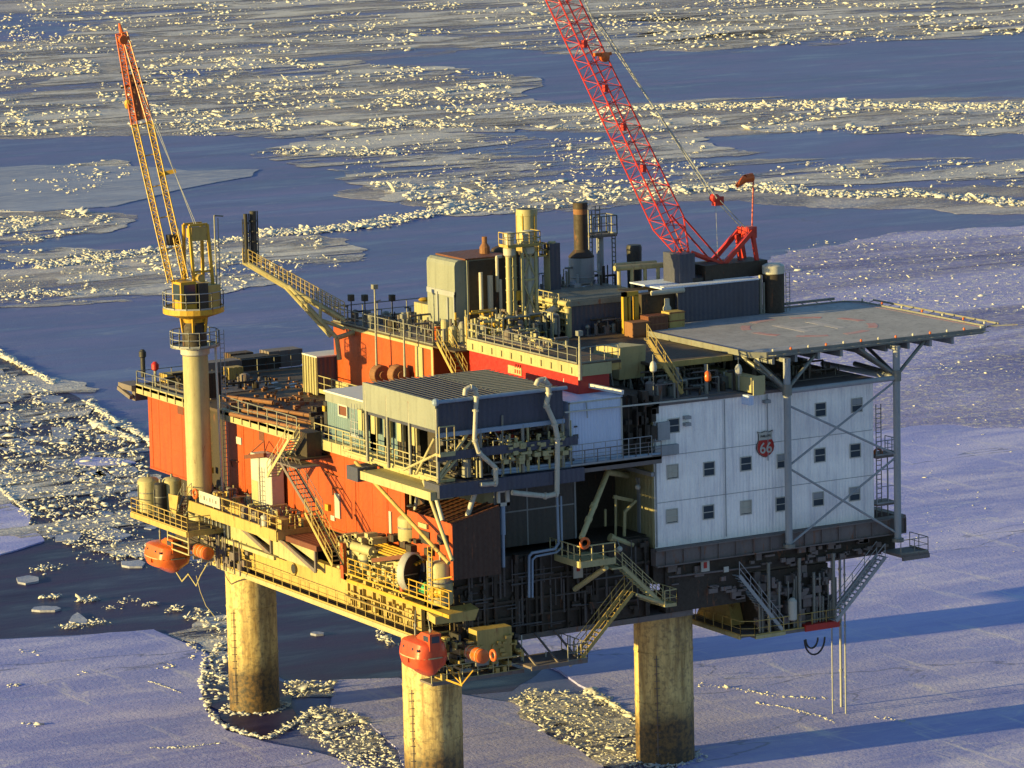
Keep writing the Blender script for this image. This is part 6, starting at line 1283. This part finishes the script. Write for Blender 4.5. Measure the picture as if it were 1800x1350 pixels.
def two_leg(b, a, c, wa, wc, seg):
    ax = (c-a).normalized(); R = Vector((math.cos(-.5),math.sin(-.5),0)); R = (R-ax*R.dot(ax)).normalized()
    for s_ in (-1,1): b.lattice(a+R*s_*wa/2, c+R*s_*wc/2, .44, .44, .06, .036, seg, tuple(R))
    n = max(2, seg//5)
    for i in range(n+1): t_ = i/n; p = a.lerp(c,t_); w_ = wa+(wc-wa)*t_; b.tube(p-R*w_/2, p+R*w_/2, .05, n=6)
    return b
b = MB(); two_leg(b, bb, k2, 1.15, 1.2, 26); yc_.part('boom', b, 'yellow')
b = MB(); two_leg(b, k2, bt, 1.2, .45, 16); 
p_ = k2.lerp(bt,.05); q_ = k2.lerp(bt,.55); yc_.part('boom_tip', b, 'boat')
ax = (bt-k2).normalized(); R = Vector((math.cos(-.5),math.sin(-.5),0)); R = (R-ax*R.dot(ax)).normalized(); Nn = R.cross(ax)
b = MB(); b.add([p_-R*.4-Nn*.05, p_+R*.45-Nn*.05, q_+R*.3-Nn*.05, q_-R*.3-Nn*.05, p_-R*.4+Nn*.05, p_+R*.45+Nn*.05, q_+R*.3+Nn*.05, q_-R*.3+Nn*.05], [(0,1,2,3),(7,6,5,4),(0,4,5,1),(1,5,6,2),(2,6,7,3),(3,7,4,0)]); yc_.part('boom_plate', b, 'rust')
b = MB(); b.tube(bt, bt+ax*.9, .2, .1, 8); b.lathe(bt-ax*.6+Nn*.3, [(.35,-.15),(.35,.15)], 14, 'Y'); yc_.part('tip_sheave', b, 'boat')
b = MB(); c_ = bb.lerp(bt,.79); b.beam(c_-R*1.0, c_+R*1.0, .16); c_ = bb.lerp(bt,.85); b.beam(c_-R*.8, c_+R*.8, .12); c3 = bb.lerp(bt,.16); b.box(c3.x-.1,c3.x+.7,c3.y-.3,c3.y+.3,c3.z-.4,c3.z+.4); yc_.part('boom_lamp_bar', b, 'black')
b = MB(); c_ = bb.lerp(bt,.42); b.beam(c_+R*.3, c_+R*1.7, .35,.3); c2 = bb.lerp(bt,.72)-R*.75; b.ball(c2,.3,8,1,1,1.4); yc_.part('boom_bracket', b, 'yellow')
b = MB()
for s_ in (-.2,.2): b.tube((PX+.4,PY+s_,ztp), bt-ax*1.2+Nn*.1+R*s_, .03, n=5)
b.tube((PX+.2,PY-.2,zd+1.5), bb.lerp(bt,.95), .025, n=5); yc_.part('hoist_rope', b, 'grey')
# ------------------------------------------------------------------ flare boom at the back left
FY = 34
f0, f1 = at(606,556,Y=FY), at(437,463,Y=FY+5)
fl = Thing('vent_boom', 'slender white boom with railing reaching out left and two upright dark vents', 'vent boom', f0)
b = MB()
for dy in (0,1.0): b.tube(f0+Vector((0,dy,-.3)), f1+Vector((0,dy,0)), .17, n=10)
lm = f0.lerp(f1,.58); lo = at(592,594,Y=FY)
b.tube(lo, lm, .17, n=10); b.tube(lo+Vector((0,1,0)), lm+Vector((0,1,0)), .17, n=10)
b.tube(f0.lerp(f1,.25), lo.lerp(lm,.35), .14, n=8); b.tube(lo.lerp(lm,.35), f0+Vector((0,0,-1)), .14, n=8); b.tube(at(592,594,Y=FY), at(597,632,Y=FY), .2, n=8); b.tube(lo, lo+Vector((1.6,0,.3)), .2, n=8)
fl.part('truss', b, 'cream')
b = MB()
n = 22
for i in range(n+1):
    p = f0.lerp(f1,i/n)
    for dy in (0,1.0): b.tube(p+Vector((0,dy,0)), p+Vector((0,dy,1.1)), .035, n=5)
for dy in (0,1.0):
    for h in (.4,.75,1.1): b.tube(f0+Vector((0,dy,h)), f1+Vector((0,dy,h)), .035, n=5)
fl.part('railing', b, 'ybeam')
b = MB(); b.add([f0+Vector((0,0,.02)), f0+Vector((0,1,.02)), f1+Vector((0,1,.05)), f1+Vector((0,0,.05)), f0+Vector((0,0,-.06)), f0+Vector((0,1,-.06)), f1+Vector((0,1,-.03)), f1+Vector((0,0,-.03))], [(0,1,2,3),(7,6,5,4),(0,4,5,1),(1,5,6,2),(2,6,7,3),(3,7,4,0)]); fl.part('gangway', b, 'steel')
for dx, pt, r2 in ((.1,376,.17),(.75,371,.26)):
    b = MB(); x = f1.x+dx; y = f1.y+.5; z = f1.z; zt2 = zat(x,y,pt); b.tube((x,y,z),(x,y,zt2),r2,n=12); b.tube((x+r2+.12,y,z),(x+r2+.12,y,zt2),.05,n=6); b.tube((x-r2-.1,y,z),(x-r2-.1,y,zt2-.4),.04,n=6)
    for k in range(5): zz = z+(zt2-z)*k/5; b.tube((x,y,zz),(x,y,zz+.08),r2*1.3,n=12)
    fl.part('vent_stack', b, 'black')
b = MB()
for px in (618,642,690): q = at(px,556,Y=33); b.tube(q, q+Vector((0,0,1.4)), .05); b.box(q.x-.2,q.x+.2,32.8,33.2,q.z+1.2,q.z+1.7)
single('deck_lamps', 'row of small dark lamps on the rear railing of the upper deck', 'lamps', b, 'black')
# ------------------------------------------------------------------ crowded process skids
def skid(name, lb, x0, x1, y0, y1, z, h, n, seed, mats=('steel','cream','girder')):
    r = random.Random(seed); t = Thing(name, lb, 'machinery', ((x0+x1)/2,(y0+y1)/2,z), 'process skids on the platform'); fb = MB()
    fb.box(x0,x1,y0,y1,z,z+.08); t.part('base_frame', fb, 'girder')
    bs = [MB() for _ in mats]
    for k in range(n):
        b = bs[r.randrange(len(mats))]; x, y = r.uniform(x0,x1), r.uniform(y0,y1); c = r.random()
        if c < .30: rad = r.uniform(.04,.12); b.tube((x,y,z+.05),(x,y,z+r.uniform(.5,1)*h),rad,n=8)
        elif c < .55:
            rad = r.uniform(.04,.11); zz = z+r.uniform(.2,.95)*h; x2 = min(x1,x+r.uniform(.5,2.5)); b.tube((x,y,zz),(x2,y,zz),rad,n=8); b.tube((x2,y,zz),(x2,y,z+.05),rad,n=8)
        elif c < .70: zz = z+r.uniform(.2,.9)*h; b.tube((x,y,zz),(x,min(y1,y+r.uniform(.5,2)),zz),r.uniform(.04,.12),n=8); b.tube((x,y,zz),(x,y,z+.05),.05,n=6)
        elif c < .80: rad = r.uniform(.18,.4); hh = r.uniform(.3,.7)*h; b.lathe((x,y,z+.05),[(rad,0),(rad,hh),(rad*.7,hh+.12),(.05,hh+.16)],14)
        elif c < .88: b.tube((x,y,z+.05),(x,y,z+r.uniform(.3,.6)*h),.04,n=6); b.ball((x,y,z+r.uniform(.3,.6)*h),r.uniform(.1,.2),8)
        else: w_ = r.uniform(.15,.6); b.cbox(x,x+w_,y,y+w_*1.3,z+.05,z+r.uniform(.2,.7)*h,.03)
    for b, mm in zip(bs, mats): t.part({'steel':'pipework','cream':'pale_pipework','girder':'dark_equipment','yellow':'yellow_pipework','grey':'grey_equipment','dark':'dark_equipment','pipe':'lagged_pipe'}.get(mm,'pipework'), b, mm)
    return t
skid('process_skid','tangle of pipes and valves at the foot of the tall cream house', TX-1.6, TX+4.5, 17.8, TY0-.6, ZU, 2.2, 90, 1, ('steel','cream','girder'))
skid('process_skid','tangle of pipes between the twin pipe tower and the turbine house end', 11.6, GX-2.2, 18, 22, ZU, 2.4, 80, 2, ('cream','steel','yellow'))
skid('process_skid','pipes and small tanks crowded behind the twin pipe tower under the cream chimney', tx+2.6, GX+4, 24.5, 27, ZU, 4.2, 60, 3, ('steel','grey','dark'))
skid('process_skid','row of dark pipes and vents behind the turbine house roof', GX+3, bx0-1, 24, 27, ZU, 4.6, 60, 4, ('grey','dark','steel'))
skid('process_skid','mixed dark gear on the upper deck in front of the turbine house', GX+1, bx0-3.5, 18.2, GY-.6, ZU, 1.3, 45, 5, ('girder','dark','steel'))
skid('process_skid','pipes and fittings crowded on the white building roof', 16.8, 24.2, .6, 7.5, 27.68, 1.7, 90, 6, ('steel','girder','dark'))
skid('process_skid','scattered dark fittings on the roof behind the helideck columns', 26.5, 35, 2.0, 7.5, 27.68, 1.3, 45, 7, ('steel','girder','dark'))
skid('process_skid','pipework packed on the deck beneath the louvred canopy', CX0+2.5, 9, CY0+.4, 6, ZM+.01, 3.0, 110, 8, ('steel','cream','dark'))
skid('process_skid','dark gear along the left rear rail of the upper deck', U0+.4, 14, yc+1, yl-1, ZU, 1.5, 60, 9, ('dark','girder','steel'))
skid('process_skid','rusty gear along the rear rail of the open main deck', .8, 8, 43, 50.5, ZM+.005, 1.1, 60, 10, ('dark','girder','dark'))
skid('process_skid','small valves and pipes around the crane column foot on the ochre platform', -3.6, -.4, 23, 36, 17.56, 1.1, 70, 11, ('cream','steel','girder'))
skid('process_skid','pipes and hydraulic gear on the raised walkway before the turbine house', U0+2, 14.5, 8, 17, ZU+.905, 1.0, 50, 12, ('steel','cream','girder'))
for o in list(bpy.data.objects):
    if o.type == 'MESH' and not o.data.polygons: bpy.data.objects.remove(o)
